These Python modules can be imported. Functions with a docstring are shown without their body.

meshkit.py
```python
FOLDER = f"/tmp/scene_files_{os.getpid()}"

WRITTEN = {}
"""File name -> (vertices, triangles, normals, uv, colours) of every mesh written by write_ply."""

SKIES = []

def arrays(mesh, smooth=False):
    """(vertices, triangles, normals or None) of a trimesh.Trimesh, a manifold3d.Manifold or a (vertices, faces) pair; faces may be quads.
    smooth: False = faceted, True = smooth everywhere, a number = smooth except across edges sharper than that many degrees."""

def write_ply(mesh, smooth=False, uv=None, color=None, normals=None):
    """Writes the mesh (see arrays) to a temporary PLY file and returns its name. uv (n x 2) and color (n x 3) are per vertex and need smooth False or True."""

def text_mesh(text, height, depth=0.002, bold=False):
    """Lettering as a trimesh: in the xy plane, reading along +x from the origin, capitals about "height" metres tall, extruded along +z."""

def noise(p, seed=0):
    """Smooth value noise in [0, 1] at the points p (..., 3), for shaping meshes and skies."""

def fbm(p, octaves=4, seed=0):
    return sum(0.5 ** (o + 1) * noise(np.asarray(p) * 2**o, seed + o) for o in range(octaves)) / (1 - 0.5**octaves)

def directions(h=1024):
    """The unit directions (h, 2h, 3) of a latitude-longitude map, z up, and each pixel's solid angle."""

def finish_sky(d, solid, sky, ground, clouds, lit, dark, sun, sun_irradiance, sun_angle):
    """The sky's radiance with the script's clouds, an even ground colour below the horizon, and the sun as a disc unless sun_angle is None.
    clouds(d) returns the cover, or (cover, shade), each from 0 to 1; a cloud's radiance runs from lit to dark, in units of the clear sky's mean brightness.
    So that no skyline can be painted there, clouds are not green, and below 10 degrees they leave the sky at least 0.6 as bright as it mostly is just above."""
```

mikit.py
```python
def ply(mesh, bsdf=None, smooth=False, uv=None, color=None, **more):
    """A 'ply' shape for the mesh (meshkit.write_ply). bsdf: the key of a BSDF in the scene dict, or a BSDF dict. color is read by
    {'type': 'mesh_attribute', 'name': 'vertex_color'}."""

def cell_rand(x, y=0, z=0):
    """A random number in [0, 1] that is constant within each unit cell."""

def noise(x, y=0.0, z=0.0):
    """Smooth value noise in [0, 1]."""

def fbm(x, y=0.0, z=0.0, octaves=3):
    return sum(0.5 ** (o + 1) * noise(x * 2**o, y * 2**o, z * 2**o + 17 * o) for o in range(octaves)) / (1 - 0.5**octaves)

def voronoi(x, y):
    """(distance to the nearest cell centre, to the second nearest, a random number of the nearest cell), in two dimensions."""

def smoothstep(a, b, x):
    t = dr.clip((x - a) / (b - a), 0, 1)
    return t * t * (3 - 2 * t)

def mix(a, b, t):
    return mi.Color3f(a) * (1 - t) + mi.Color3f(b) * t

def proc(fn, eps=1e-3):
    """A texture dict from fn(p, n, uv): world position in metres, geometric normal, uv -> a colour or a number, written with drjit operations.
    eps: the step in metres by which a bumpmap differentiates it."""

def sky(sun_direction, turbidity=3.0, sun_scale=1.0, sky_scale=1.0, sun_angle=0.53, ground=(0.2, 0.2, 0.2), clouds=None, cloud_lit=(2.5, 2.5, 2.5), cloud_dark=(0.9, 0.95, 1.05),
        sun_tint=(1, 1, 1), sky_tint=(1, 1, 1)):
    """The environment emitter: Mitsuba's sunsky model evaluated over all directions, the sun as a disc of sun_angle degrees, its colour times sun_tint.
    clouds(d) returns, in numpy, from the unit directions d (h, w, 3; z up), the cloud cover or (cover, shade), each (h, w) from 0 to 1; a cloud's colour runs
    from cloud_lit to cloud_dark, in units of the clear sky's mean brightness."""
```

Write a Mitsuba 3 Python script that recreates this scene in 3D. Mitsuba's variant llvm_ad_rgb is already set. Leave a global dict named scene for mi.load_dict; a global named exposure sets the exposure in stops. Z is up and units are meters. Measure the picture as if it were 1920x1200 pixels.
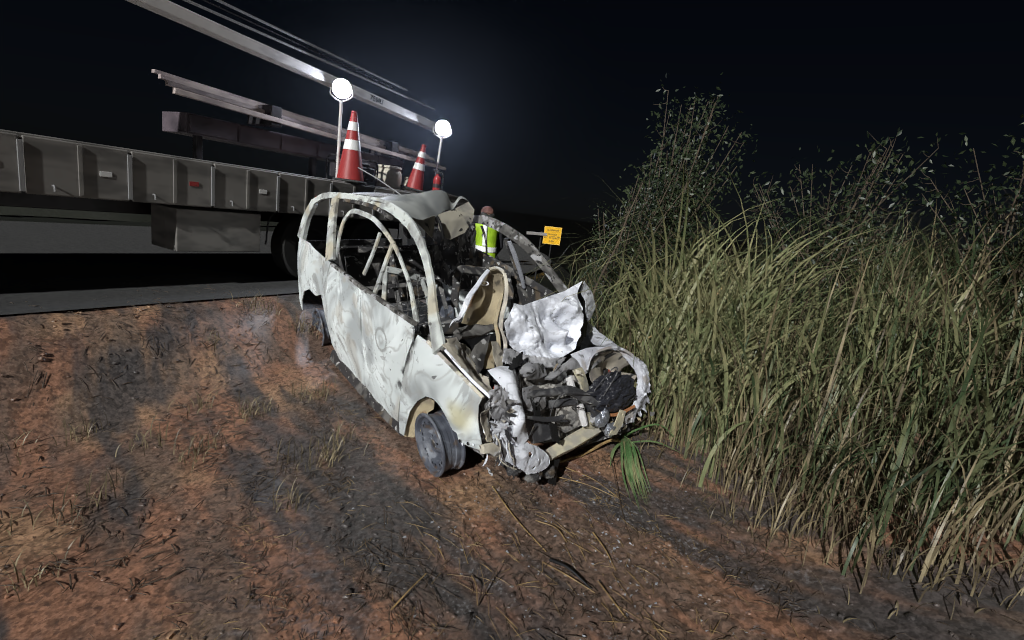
import math
import numpy as np
import trimesh
import drjit as dr
import mitsuba as mi
import manifold3d as m3
import meshkit
import mikit
from mikit import proc, noise, fbm, smoothstep, mix, voronoi
from meshkit import fbm as nfbm, noise as nnoise
from scipy.interpolate import RBFInterpolator
from scipy.spatial import Delaunay
from shapely.geometry import Polygon, Point
import shapely
import shapely.affinity

T = mi.ScalarTransform4f
scene, labels = {'type': 'scene'}, {}

# ------------------------------------------------------------------ camera, light, exposure
PITCH, ROLL = math.radians(12.0), math.radians(7.7)
EYE = np.array([0.0, 0.0, 1.65])
_f = np.array([0, math.cos(PITCH), -math.sin(PITCH)])
_u = np.array([0, math.sin(PITCH), math.cos(PITCH)])
UP = -math.sin(ROLL) * np.array([1, 0, 0]) + math.cos(ROLL) * _u
scene['camera'] = {'type': 'perspective', 'fov_axis': 'y', 'fov': math.degrees(2 * math.atan(600 / 946.0)),
                   'near_clip': 0.05, 'far_clip': 2000.0,
                   'to_world': T().look_at(origin=EYE.tolist(), target=(EYE + _f).tolist(), up=UP.tolist())}
SUN = (-0.34, -0.80, 0.47)
scene['sky'] = mikit.sky(SUN, turbidity=3, sun_scale=1.0, sky_scale=0.009, sun_angle=1.0, sun_tint=(0.77, 0.99, 1.46), ground=(0.004, 0.004, 0.004),
                         sky_tint=(1.0, 0.88, 1.0))
exposure = 1.8

# measured shape points of the wreck, in metres, in the car's own frame (x forward from the front axle, y to its left, z up);
# a fourth number is the local width of a bar
G = {
    'door': [[-1.132,-0.84,1.083],[-0.653,-0.84,1.077],[-0.227,-0.84,1.072],[-0.185,-0.84,1.028],[-0.213,-0.84,0.934],[-0.307,-0.84,0.79],[-0.379,-0.84,0.631],[-0.437,-0.84,0.412],[-0.489,-0.84,0.185],[-0.66,-0.84,0.169],[-0.953,-0.84,0.163],[-1.237,-0.84,0.169]],
    'wing': [[-0.079,-0.858,1.026],[0.012,-0.837,1.007],[0.264,-0.778,0.904],[0.519,-0.719,0.799],[0.487,-0.726,0.733],[0.486,-0.727,0.643],[0.498,-0.724,0.574],[0.524,-0.718,0.486],[0.508,-0.722,0.437],[0.42,-0.742,0.416],[0.324,-0.764,0.41],[0.303,-0.769,0.463],[0.263,-0.779,0.469],[0.211,-0.791,0.529],[0.144,-0.806,0.591],[0.075,-0.822,0.619],[-0.0,-0.84,0.61],[-0.09,-0.861,0.54],[-0.174,-0.88,0.425],[-0.225,-0.892,0.284],[-0.246,-0.897,0.201],[-0.296,-0.909,0.201],[-0.305,-0.911,0.294],[-0.274,-0.904,0.499],[-0.233,-0.894,0.699],[-0.188,-0.884,0.841],[-0.124,-0.869,0.949]],
    'door_frame': [[-0.221,-0.799,1.056,0.073],[-0.33,-0.768,1.141,0.063],[-0.475,-0.73,1.246,0.05],[-0.667,-0.694,1.345,0.048],[-0.903,-0.656,1.447,0.05],[-1.199,-0.623,1.537,0.062],[-1.493,-0.601,1.597,0.069],[-1.748,-0.595,1.614,0.072]],
    'pillar_R': [[0.159,-0.82,0.999,0.154],[0.019,-0.78,1.11,0.138],[-0.109,-0.735,1.232,0.099],[-0.226,-0.692,1.348,0.087],[-0.359,-0.656,1.449,0.089],[-0.554,-0.616,1.558,0.097],[-0.828,-0.579,1.656,0.11],[-1.168,-0.557,1.717,0.109],[-1.544,-0.548,1.741,0.093],[-1.86,-0.55,1.736,0.079]],
    'b_post_R': [[-0.983,-0.639,1.493,0.055],[-1.004,-0.707,1.309,0.06],[-1.018,-0.793,1.073,0.069]],
    'b_post_R2': [[-1.287,-0.631,1.516,0.049],[-1.305,-0.695,1.342,0.049],[-1.352,-0.764,1.154,0.055]],
    'drip': [[-1.181,-0.581,1.651,0.031],[-1.444,-0.569,1.683,0.037],[-1.824,-0.565,1.696,0.039]],
    'roof': [[-1.829,-0.55,1.772],[-1.747,-0.45,1.769],[-1.637,-0.3,1.793],[-1.612,-0.1,1.814],[-1.61,0.12,1.835],[-1.618,0.17,1.81],[-1.62,0.3,1.775],[-1.628,0.42,1.733],[-1.633,0.25,1.662],[-1.501,0.02,1.63],[-1.411,-0.08,1.608],[-1.298,-0.25,1.612],[-1.097,-0.45,1.658],[-1.185,-0.55,1.728],[-1.497,-0.58,1.759]],
    'roof_in': [[-1.406,-0.25,1.711],[-1.57,0.1,1.74]],
    'roof_fold': [[-1.501,0.02,1.63],[-1.578,0.22,1.668],[-1.628,0.42,1.733],[-1.588,0.46,1.659],[-1.546,0.42,1.549],[-1.482,0.3,1.452],[-1.404,0.1,1.406],[-1.354,0.0,1.443],[-1.402,-0.03,1.516]],
    'roof_tri': [[-1.055,-0.45,1.659],[-1.277,-0.25,1.609],[-1.428,-0.05,1.63],[-1.438,-0.05,1.526],[-1.422,-0.08,1.422],[-1.225,-0.25,1.529]],
    'pillar_L': [[-1.794,0.555,1.537,0.1],[-1.557,0.545,1.56,0.118],[-1.324,0.553,1.542,0.13],[-1.098,0.575,1.491,0.131],[-0.892,0.61,1.411,0.128],[-0.718,0.672,1.27,0.116],[-0.571,0.742,1.112,0.116],[-0.387,0.825,0.924,0.134]],
    'b_post_L': [[-1.207,0.605,1.423,0.083],[-1.197,0.678,1.258,0.1],[-1.207,0.769,1.049,0.113],[-1.236,0.857,0.85,0.121]],
    'b_strip_L': [[-1.115,0.604,1.426,0.041],[-1.094,0.674,1.266,0.052],[-1.094,0.766,1.057,0.048],[-1.108,0.81,0.957,0.043]],
    'belt_L': [[-2.077,0.704,1.197,0.06],[-1.954,0.722,1.157,0.083],[-1.636,0.744,1.107,0.091],[-1.364,0.767,1.056,0.099],[-0.983,0.792,0.999,0.084],[-0.605,0.82,0.934,0.079]],
    'c_post_L': [[-1.789,0.587,1.465,0.051],[-1.944,0.65,1.321,0.052],[-2.01,0.721,1.159,0.06]],
    'd_post_L': [[-1.626,0.577,1.486,0.027],[-1.638,0.642,1.339,0.028],[-1.747,0.732,1.134,0.029]],
    'inner_L': [[-2.746,0.66,1.234],[-2.247,0.66,1.366],[-1.966,0.66,1.439],[-1.933,0.66,1.223],[-1.509,0.66,1.148],[-1.204,0.66,1.087],[-1.127,0.66,0.832],[-1.533,0.66,0.729],[-2.353,0.66,0.655],[-2.684,0.66,0.782]],
    'door_L': [[-1.4,0.8,1.023],[-0.991,0.8,0.974],[-0.619,0.8,0.933],[-0.241,0.8,0.819],[-0.354,0.8,0.608],[-0.934,0.8,0.417],[-1.339,0.8,0.526]],
    'hood': [[0.05,0.455,1.292],[0.03,0.384,1.256],[0.03,0.296,1.224],[0.05,0.166,1.214],[0.1,-0.051,1.204],[0.14,-0.182,1.196],[0.15,-0.259,1.227],[0.2,-0.321,1.17],[0.24,-0.385,1.135],[0.25,-0.372,1.006],[0.28,-0.338,0.95],[0.31,-0.255,0.899],[0.34,-0.163,0.88],[0.36,-0.075,0.859],[0.34,0.054,0.847],[0.3,0.204,0.862],[0.25,0.289,0.927],[0.2,0.345,1.016],[0.13,0.386,1.117],[0.08,0.383,1.201]],
    'hood_in': [[0.12,0.045,1.037],[0.16,0.161,1.154],[0.11,0.185,1.026],[0.13,0.202,0.903],[0.3,0.12,1.019],[0.29,-0.182,1.025],[0.24,-0.22,1.13],[0.24,0.036,0.884],[0.2,0.249,1.112],[0.24,-0.254,0.983]],
    'hood_flap': [[0.03,0.496,1.283],[-0.03,0.655,1.162],[-0.05,0.73,1.021],[-0.02,0.656,0.947],[0.0,0.605,0.924],[0.03,0.546,1.026],[0.03,0.529,1.116],[0.02,0.478,1.193]],
    'tent': [[0.22,-0.698,1.172],[0.15,-0.606,1.259],[0.1,-0.519,1.35],[0.05,-0.437,1.413],[0.03,-0.375,1.444],[0.03,-0.32,1.443],[0.04,-0.281,1.405],[0.08,-0.291,1.34],[0.12,-0.332,1.261],[0.15,-0.378,1.182],[0.18,-0.429,1.124],[0.2,-0.478,1.104],[0.2,-0.552,1.13],[0.2,-0.612,1.139]],
    'tent_in': [[-0.02,-0.369,1.23],[0.02,-0.421,1.152],[-0.01,-0.335,1.305]],
    'tent_rimL': [[0.33,-0.847,1.2],[0.3,-0.767,1.225],[0.24,-0.653,1.322],[0.15,-0.512,1.417],[0.08,-0.412,1.453],[0.06,-0.424,1.461],[0.12,-0.54,1.392],[0.22,-0.693,1.295],[0.3,-0.803,1.234]],
    'tent_rimR': [[0.06,-0.403,1.456,0.018],[0.06,-0.344,1.458,0.018],[0.08,-0.305,1.43,0.021],[0.12,-0.307,1.369,0.025],[0.17,-0.34,1.268,0.028],[0.2,-0.385,1.171,0.028],[0.23,-0.41,1.088,0.028],[0.27,-0.399,1.01,0.028],[0.3,-0.423,0.927,0.028]],
    'tent_rimR2': [[0.05,-0.3,1.39,0.014],[0.08,-0.307,1.305,0.022],[0.16,-0.386,1.204,0.025],[0.2,-0.434,1.127,0.024],[0.26,-0.449,1.067,0.028],[0.3,-0.464,0.983,0.028]],
    'tent_slot': [[0.11,-0.477,1.38]],
    'tent_low1': [[0.32,-0.537,1.057],[0.31,-0.49,1.046],[0.33,-0.449,0.958],[0.36,-0.47,0.876],[0.38,-0.52,0.876],[0.35,-0.545,0.979]],
    'tent_low2': [[0.3,-0.679,0.976],[0.28,-0.637,1.033],[0.26,-0.563,1.056],[0.25,-0.501,1.072],[0.28,-0.541,0.99],[0.33,-0.601,0.892],[0.36,-0.657,0.872],[0.33,-0.657,0.932]],
    'tent_low3': [[0.24,-0.552,0.989],[0.22,-0.479,1.014],[0.26,-0.468,0.921],[0.3,-0.499,0.86],[0.3,-0.573,0.867]],
    'cowl': [[0.24,-0.738,1.107,0.059],[0.2,-0.611,1.099,0.075],[0.2,-0.531,1.09,0.069],[0.2,-0.462,1.101,0.042]],
    'apron_R': [[0.3,-0.879,1.082],[0.22,-0.756,1.062],[0.18,-0.656,1.002],[0.18,-0.599,0.948],[0.24,-0.617,0.898],[0.3,-0.604,0.852],[0.36,-0.57,0.842],[0.5,-0.627,0.804],[0.56,-0.7,0.808],[0.46,-0.779,0.916],[0.38,-0.843,1.015]],
    'apron_in': [[0.35,-0.761,0.995],[0.33,-0.642,0.835],[0.5,-0.698,0.855]],
    'railR1': [[0.023,-0.835,1.01,0.024],[0.264,-0.778,0.904,0.023],[0.524,-0.718,0.797,0.022]],
    'railR2': [[0.32,-0.869,1.06,0.016],[0.46,-0.779,0.916,0.019],[0.6,-0.712,0.829,0.019]],
    'corner_R': [[0.28,-0.833,1.108],[0.25,-0.751,1.099],[0.25,-0.712,1.021],[0.27,-0.753,0.979],[0.3,-0.814,1.015]],
    'rail': [[0.5,-0.675,0.958],[0.46,-0.565,0.948],[0.44,-0.44,0.908],[0.52,-0.452,0.785],[0.58,-0.477,0.697],[0.64,-0.479,0.615],[0.68,-0.478,0.531],[0.7,-0.552,0.506],[0.71,-0.626,0.578],[0.69,-0.63,0.689],[0.66,-0.63,0.786],[0.6,-0.612,0.853],[0.54,-0.642,0.904]],
    'rail_in': [[0.56,-0.561,0.919],[0.66,-0.591,0.828],[0.72,-0.587,0.698]],
    'crumple_R': [[0.66,-0.764,0.904],[0.63,-0.695,0.919],[0.62,-0.61,0.85],[0.64,-0.58,0.765],[0.66,-0.573,0.673],[0.68,-0.664,0.676],[0.68,-0.745,0.734],[0.68,-0.778,0.833]],
    'crumple_R2': [[0.69,-0.769,0.735],[0.68,-0.649,0.679],[0.67,-0.542,0.626],[0.68,-0.503,0.539],[0.7,-0.556,0.507],[0.71,-0.662,0.546],[0.72,-0.745,0.578],[0.71,-0.772,0.66]],
    'lamp_bracket_R': [[0.504,-0.722,0.754],[0.66,-0.762,0.861],[0.68,-0.763,0.816],[0.7,-0.807,0.804],[0.71,-0.785,0.715],[0.73,-0.784,0.636],[0.74,-0.822,0.647],[0.74,-0.854,0.75],[0.74,-0.874,0.834]],
    'bumper': [[0.73,-0.752,0.585],[0.7,-0.637,0.554],[0.68,-0.501,0.512],[0.67,-0.384,0.436],[0.67,-0.313,0.367],[0.68,-0.285,0.316],[0.7,-0.316,0.282],[0.72,-0.411,0.288],[0.73,-0.504,0.315],[0.74,-0.606,0.413],[0.74,-0.698,0.485],[0.74,-0.753,0.542]],
    'bumper_in': [[0.74,-0.542,0.462],[0.72,-0.418,0.383]],
    'bumper_holes': [[0.73,-0.485,0.445],[0.74,-0.624,0.514],[0.72,-0.427,0.386],[0.73,-0.645,0.537],[0.73,-0.452,0.343]],
    'bumper_low': [[0.7,-0.586,0.361],[0.68,-0.419,0.243],[0.65,-0.259,0.196]],
    'lamp_tube_R': [[0.76,-0.869,0.621,0.053],[0.76,-0.809,0.606,0.06],[0.75,-0.757,0.566,0.049]],
    'radiator': [[0.38,-0.331,0.81],[0.36,-0.219,0.817],[0.36,-0.03,0.786],[0.38,0.156,0.747],[0.45,0.218,0.56],[0.52,0.269,0.354],[0.56,-0.153,0.346],[0.56,-0.338,0.387],[0.5,-0.37,0.531],[0.43,-0.367,0.673]],
    'rad_bracket': [[0.45,-0.413,0.895],[0.42,-0.337,0.909],[0.42,-0.189,0.872],[0.45,-0.17,0.799],[0.47,-0.249,0.797],[0.47,-0.345,0.807],[0.46,-0.405,0.853]],
    'rad_bracket_in': [[0.5,-0.332,0.894]],
    'top_rail': [[0.44,-0.188,0.783],[0.41,-0.05,0.809],[0.37,0.128,0.847],[0.36,0.292,0.846],[0.4,0.387,0.775],[0.44,0.265,0.756],[0.46,0.167,0.73],[0.45,0.088,0.788],[0.46,-0.02,0.806],[0.47,-0.143,0.774]],
    'top_rail_in': [[0.44,0.092,0.831]],
    'rubble': [[0.3,-0.418,0.986],[0.34,-0.279,0.925],[0.37,-0.094,0.874],[0.36,0.072,0.846],[0.42,-0.054,0.813],[0.41,-0.261,0.868],[0.4,-0.407,0.901],[0.38,-0.482,0.938]],
    'char_a': [[0.52,-0.607,0.923],[0.48,-0.506,0.929],[0.45,-0.459,0.966],[0.42,-0.364,0.992],[0.46,-0.394,0.942],[0.49,-0.468,0.922],[0.51,-0.546,0.921]],
    'tube_a': [[0.5,-0.023,0.775,0.047],[0.53,-0.012,0.698,0.051],[0.55,0.008,0.622,0.047]],
    'tube_b': [[0.58,0.03,0.581,0.047],[0.6,0.045,0.505,0.047],[0.61,0.064,0.439,0.044]],
    'side_plate': [[0.47,0.049,0.799],[0.45,0.148,0.792],[0.49,0.175,0.687],[0.54,0.162,0.579],[0.55,0.097,0.616],[0.52,0.072,0.722]],
    'beam': [[0.62,-0.245,0.309,0.071],[0.6,-0.041,0.324,0.088],[0.56,0.227,0.338,0.092]],
    'rad_foot': [[0.58,0.094,0.503],[0.56,0.165,0.487],[0.57,0.228,0.377],[0.6,0.186,0.357],[0.61,0.092,0.414]],
    'duct': [[0.58,-0.449,0.763,0.066],[0.58,-0.252,0.741,0.065],[0.59,-0.085,0.713,0.07],[0.6,0.06,0.623,0.094],[0.62,0.179,0.495,0.1],[0.64,0.263,0.354,0.076]],
    'duct_b': [[0.54,-0.408,0.653,0.054],[0.55,-0.218,0.639,0.052],[0.56,0.01,0.609,0.047]],
    'box': [[0.62,-0.422,0.604],[0.62,-0.26,0.567],[0.64,-0.237,0.437],[0.65,-0.404,0.455]],
    'char_b': [[0.66,-0.302,0.583],[0.66,-0.247,0.552],[0.68,-0.21,0.418],[0.69,-0.29,0.464]],
    'char_c': [[0.62,-0.415,0.732],[0.62,-0.372,0.713],[0.64,-0.359,0.626],[0.65,-0.414,0.639]],
    'char_d': [[0.62,-0.241,0.267],[0.62,-0.145,0.235],[0.64,-0.18,0.184],[0.66,-0.201,0.086],[0.68,-0.282,0.133],[0.66,-0.256,0.222]],
    'pipe': [[0.7,-0.69,0.766,0.015],[0.68,-0.514,0.687,0.019],[0.67,-0.357,0.625,0.03],[0.66,-0.237,0.591,0.034],[0.66,-0.193,0.598,0.024]],
    'pipe_t1': [[0.66,-0.259,0.589,0.024],[0.66,-0.18,0.598,0.01]],
    'pipe_t2': [[0.66,-0.259,0.589,0.024],[0.66,-0.152,0.548,0.01]],
    'lump': [[0.6,0.332,0.588],[0.6,0.128,0.638],[0.6,0.553,0.535],[0.6,0.312,0.717],[0.6,0.353,0.456]],
    'copper': [[0.66,0.19,0.502,0.018],[0.66,0.343,0.469,0.023],[0.64,0.531,0.475,0.02]],
    'bowl': [[0.45,0.213,0.762],[0.42,0.266,0.814],[0.4,0.362,0.839],[0.4,0.501,0.834],[0.42,0.614,0.786],[0.44,0.688,0.709],[0.47,0.719,0.62],[0.5,0.623,0.564],[0.52,0.415,0.585],[0.52,0.247,0.633],[0.48,0.215,0.691]],
    'bowl_in': [[0.3,0.575,0.639],[0.3,0.702,0.59],[0.36,0.493,0.59]],
    'bowl_rim': [[0.48,0.168,0.774,0.026],[0.45,0.223,0.841,0.026],[0.43,0.322,0.873,0.027],[0.42,0.475,0.867,0.031],[0.44,0.61,0.815,0.036],[0.46,0.725,0.713,0.041],[0.49,0.772,0.608,0.037]],
    'wing_L_top': [[-0.137,0.72,0.886],[-0.095,0.78,0.832],[0.184,0.8,0.743],[0.389,0.8,0.708],[0.496,0.8,0.68],[0.516,0.72,0.66],[0.447,0.62,0.781],[0.335,0.54,0.827],[0.128,0.56,0.789],[-0.023,0.64,0.814]],
    'wing_L_in': [[0.141,0.68,0.814],[0.379,0.71,0.758]],
    'wing_L_front': [[0.4,0.545,0.843],[0.44,0.669,0.783],[0.49,0.8,0.682],[0.53,0.803,0.59],[0.56,0.806,0.488],[0.55,0.763,0.485],[0.57,0.8,0.397],[0.57,0.75,0.428],[0.59,0.764,0.333],[0.58,0.698,0.382],[0.6,0.7,0.318],[0.6,0.627,0.383],[0.62,0.58,0.324],[0.63,0.451,0.343],[0.62,0.484,0.413],[0.6,0.565,0.466],[0.57,0.621,0.536],[0.53,0.665,0.611],[0.49,0.654,0.686],[0.44,0.607,0.764]],
    'wing_L_front_in': [[0.54,0.698,0.661],[0.6,0.67,0.537],[0.63,0.605,0.447]],
    'apron_L': [[0.36,0.11,0.863],[0.34,0.281,0.874],[0.36,0.482,0.854],[0.39,0.344,0.847],[0.43,0.242,0.806],[0.45,0.179,0.744],[0.42,0.144,0.797]],
    'bracket_L': [[0.68,0.33,0.516],[0.68,0.395,0.486],[0.7,0.354,0.405],[0.73,0.265,0.361],[0.74,0.178,0.384],[0.72,0.242,0.438]],
    'bracket_L_hole': [[0.69,0.347,0.478]],
    'shiny': [[0.68,0.175,0.499],[0.68,0.138,0.477],[0.7,0.233,0.393]],
    'liner': [[-0.321,-0.865,0.148],[-0.299,-0.86,0.26],[-0.235,-0.845,0.396],[-0.144,-0.824,0.507],[-0.058,-0.804,0.572],[0.024,-0.785,0.572],[0.008,-0.789,0.501],[-0.059,-0.804,0.445],[-0.093,-0.812,0.347],[-0.129,-0.821,0.259],[-0.202,-0.838,0.192]],
    'wheel': [[0.063,-0.84,0.309],[0.156,-0.84,0.613],[0.063,-0.84,0.039]],
    'seat_R': [[-1.15,-0.642,1.245,0.04],[-1.15,-0.656,1.073,0.04],[-1.15,-0.681,0.841,0.041]],
    'seat_Rt': [[-1.15,-0.642,1.231,0.053],[-1.15,-0.496,1.187,0.054],[-1.15,-0.349,1.127,0.056]],
    'seat_L': [[-1.2,0.037,0.808,0.07],[-1.2,0.051,0.987,0.07],[-1.2,0.088,1.146,0.079],[-1.2,0.249,1.133,0.081],[-1.2,0.43,1.097,0.083]],
    'wire_a': [[0.75,-0.777,0.682,0.007],[0.77,-0.751,0.617,0.007],[0.77,-0.751,0.53,0.007],[0.77,-0.691,0.46,0.007],[0.76,-0.62,0.408,0.007]],
    'wire_b': [[0.6,0.197,0.118,0.01]],
    'red_bit': [[0.58,-0.686,0.882],[0.57,-0.657,0.885],[0.59,-0.642,0.835],[0.6,-0.678,0.827]],
    'red_bit2': [[0.4,0.478,0.688],[0.4,0.519,0.644],[0.4,0.515,0.592],[0.4,0.482,0.626]],
    'hood_gap': [[-0.02,0.523,1.257],[-0.05,0.64,1.105],[-0.04,0.665,0.931],[0.08,0.517,0.844],[0.2,0.322,0.807],[0.05,0.436,0.981],[-0.02,0.468,1.154]],
    'shade_plate': [[0.6,-0.485,0.837],[0.58,-0.367,0.823],[0.58,-0.288,0.757],[0.61,-0.296,0.671],[0.63,-0.37,0.651],[0.62,-0.474,0.699]],
    'rad_low': [[0.56,-0.155,0.6],[0.56,0.037,0.591],[0.585,0.119,0.428],[0.6,-0.1,0.416],[0.6,-0.191,0.49]],
    'flange': [[0.372,-0.753,0.417],[0.419,-0.742,0.442],[0.466,-0.731,0.456],[0.348,-0.759,0.429]],
}
rng = np.random.default_rng(7)

# ------------------------------------------------------------------ car frame
def sstep(a, b, x):
    t = np.clip((x - a) / (b - a), 0, 1)
    return t * t * (3 - 2 * t)

def rotm(hd, pt, rl):
    a, b, c = np.radians([hd, pt, rl])
    return (np.array([[np.cos(a), -np.sin(a), 0], [np.sin(a), np.cos(a), 0], [0, 0, 1]])
            @ np.array([[np.cos(b), 0, np.sin(b)], [0, 1, 0], [-np.sin(b), 0, np.cos(b)]])
            @ np.array([[1, 0, 0], [0, np.cos(c), -np.sin(c)], [0, np.sin(c), np.cos(c)]]))
CM, CT = rotm(-52.73, 1.8, 7.08), np.array([0.207, 3.758, -0.13])
def to_world(v):
    """car frame to world; the tail behind the rear seats is drawn out to the car's real length"""
    v = np.array(v, float)
    t = np.minimum(v[..., 0] + 1.75, 0)
    v[..., 0] = v[..., 0] + 0.36 * t * sstep(0.0, 0.25, -t)
    return v @ CM.T + CT
def rigid(v, c):
    """a rigid piece about c (its hub, in the car frame before the tail is drawn out)"""
    return np.asarray(v, float) @ CM.T + to_world(np.asarray(c, float))

# ------------------------------------------------------------------ materials
def bsdf(key, color, rough=0.6, metallic=0.0, spec=0.4, bump=None, **kw):
    c = proc(color) if callable(color) else {'type': 'rgb', 'value': list(color)}
    r = proc(rough) if callable(rough) else rough
    b = {'type': 'principled', 'base_color': c, 'roughness': r, 'metallic': metallic, 'specular': spec, **kw}
    if bump:
        b = {'type': 'bumpmap', 'arbitrary': proc(bump[0], bump[1] if len(bump) > 1 else 1e-3), 'scale': 1.0, 'bsdf': b}
    scene[key] = {'type': 'twosided', 'bsdf': b}

def warp(p, f=4.0, a=0.25):
    return (p.x + a * (noise(p.x * f, p.y * f, p.z * f) - 0.5), p.y + a * (noise(p.y * f + 7, p.z * f, p.x * f) - 0.5), p.z + a * (noise(p.z * f + 3, p.x * f, p.y * f) - 0.5))

def F(w, s, k=0.0, o=3):
    return fbm(w[0] * s + k, w[1] * s + k * 1.7, w[2] * s - k, o)

def car_xyz(p):
    """world point -> the car's frame, for burn marks that belong to one place of the body"""
    d = [p.x - float(CT[0]), p.y - float(CT[1]), p.z - float(CT[2])]
    return [d[0] * float(CM[0, k]) + d[1] * float(CM[1, k]) + d[2] * float(CM[2, k]) for k in range(3)]

def ash(p, n, uv):
    w = warp(p, 3.0, 0.35)
    a = F(w, 2.6)
    c = mix((0.59, 0.635, 0.645), (0.36, 0.39, 0.405), smoothstep(0.42, 0.66, a))
    c = mix(c, (0.72, 0.77, 0.785), smoothstep(0.50, 0.72, F(w, 4.0, 11)))
    c = mix(c, (0.36, 0.375, 0.375), 0.65 * (1 - smoothstep(0.0, 0.022, dr.abs(F(w, 2.4, 41, 4) - 0.52))))
    c = mix(c, (0.30, 0.31, 0.31), 0.75 * smoothstep(0.57, 0.70, F(w, 6.0, 31)))
    c = mix(c, (0.33, 0.27, 0.20), 0.35 * smoothstep(0.60, 0.74, F(w, 4.5, 53)))
    c = mix(c, (0.20, 0.205, 0.21), 0.55 * smoothstep(0.58, 0.66, F(w, 22.0, 61)) * smoothstep(0.45, 0.62, F(w, 5.0, 67)))
    x, y, z = car_xyz(p)
    q = 0.06 * (F(w, 9.0, 7) - 0.5)
    c = mix(c, (0.66, 0.60, 0.32), 0.55 * (1 - smoothstep(0.03, 0.16, dr.sqrt(dr.square(x - 0.34 + q) + dr.square(z - 0.60 + q)))))
    r = dr.sqrt(dr.square((x + 0.68) * 0.9) + dr.square(z - 0.80)) + q * 0.4
    c = mix(c, (0.24, 0.25, 0.25), 0.75 * (1 - smoothstep(0.004, 0.018, dr.abs(r - 0.085))))
    c = mix(c, (0.34, 0.35, 0.35), 0.6 * (1 - smoothstep(0.0, 0.022, dr.abs(r - 0.03))))
    edge = (1 - smoothstep(0.02, 0.07, dr.abs(x - (-0.47 + 0.34 * smoothstep(0.4, 1.0, z)) + q))) * smoothstep(0.38, 0.55, z) * (1 - smoothstep(0.95, 1.05, z))
    c = mix(c, (0.045, 0.046, 0.05), edge * smoothstep(0.40, 0.56, F(w, 13.0, 17)) * 0.95)
    c = mix(c, (0.30, 0.31, 0.31), 0.5 * (1 - smoothstep(0.17, 0.34, z + q)) * smoothstep(0.4, 0.6, F(w, 7.0, 2)))
    return mix(c, (0.06, 0.06, 0.065), 0.8 * smoothstep(0.77, 0.81, F(w, 19.0, 5)))

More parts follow.
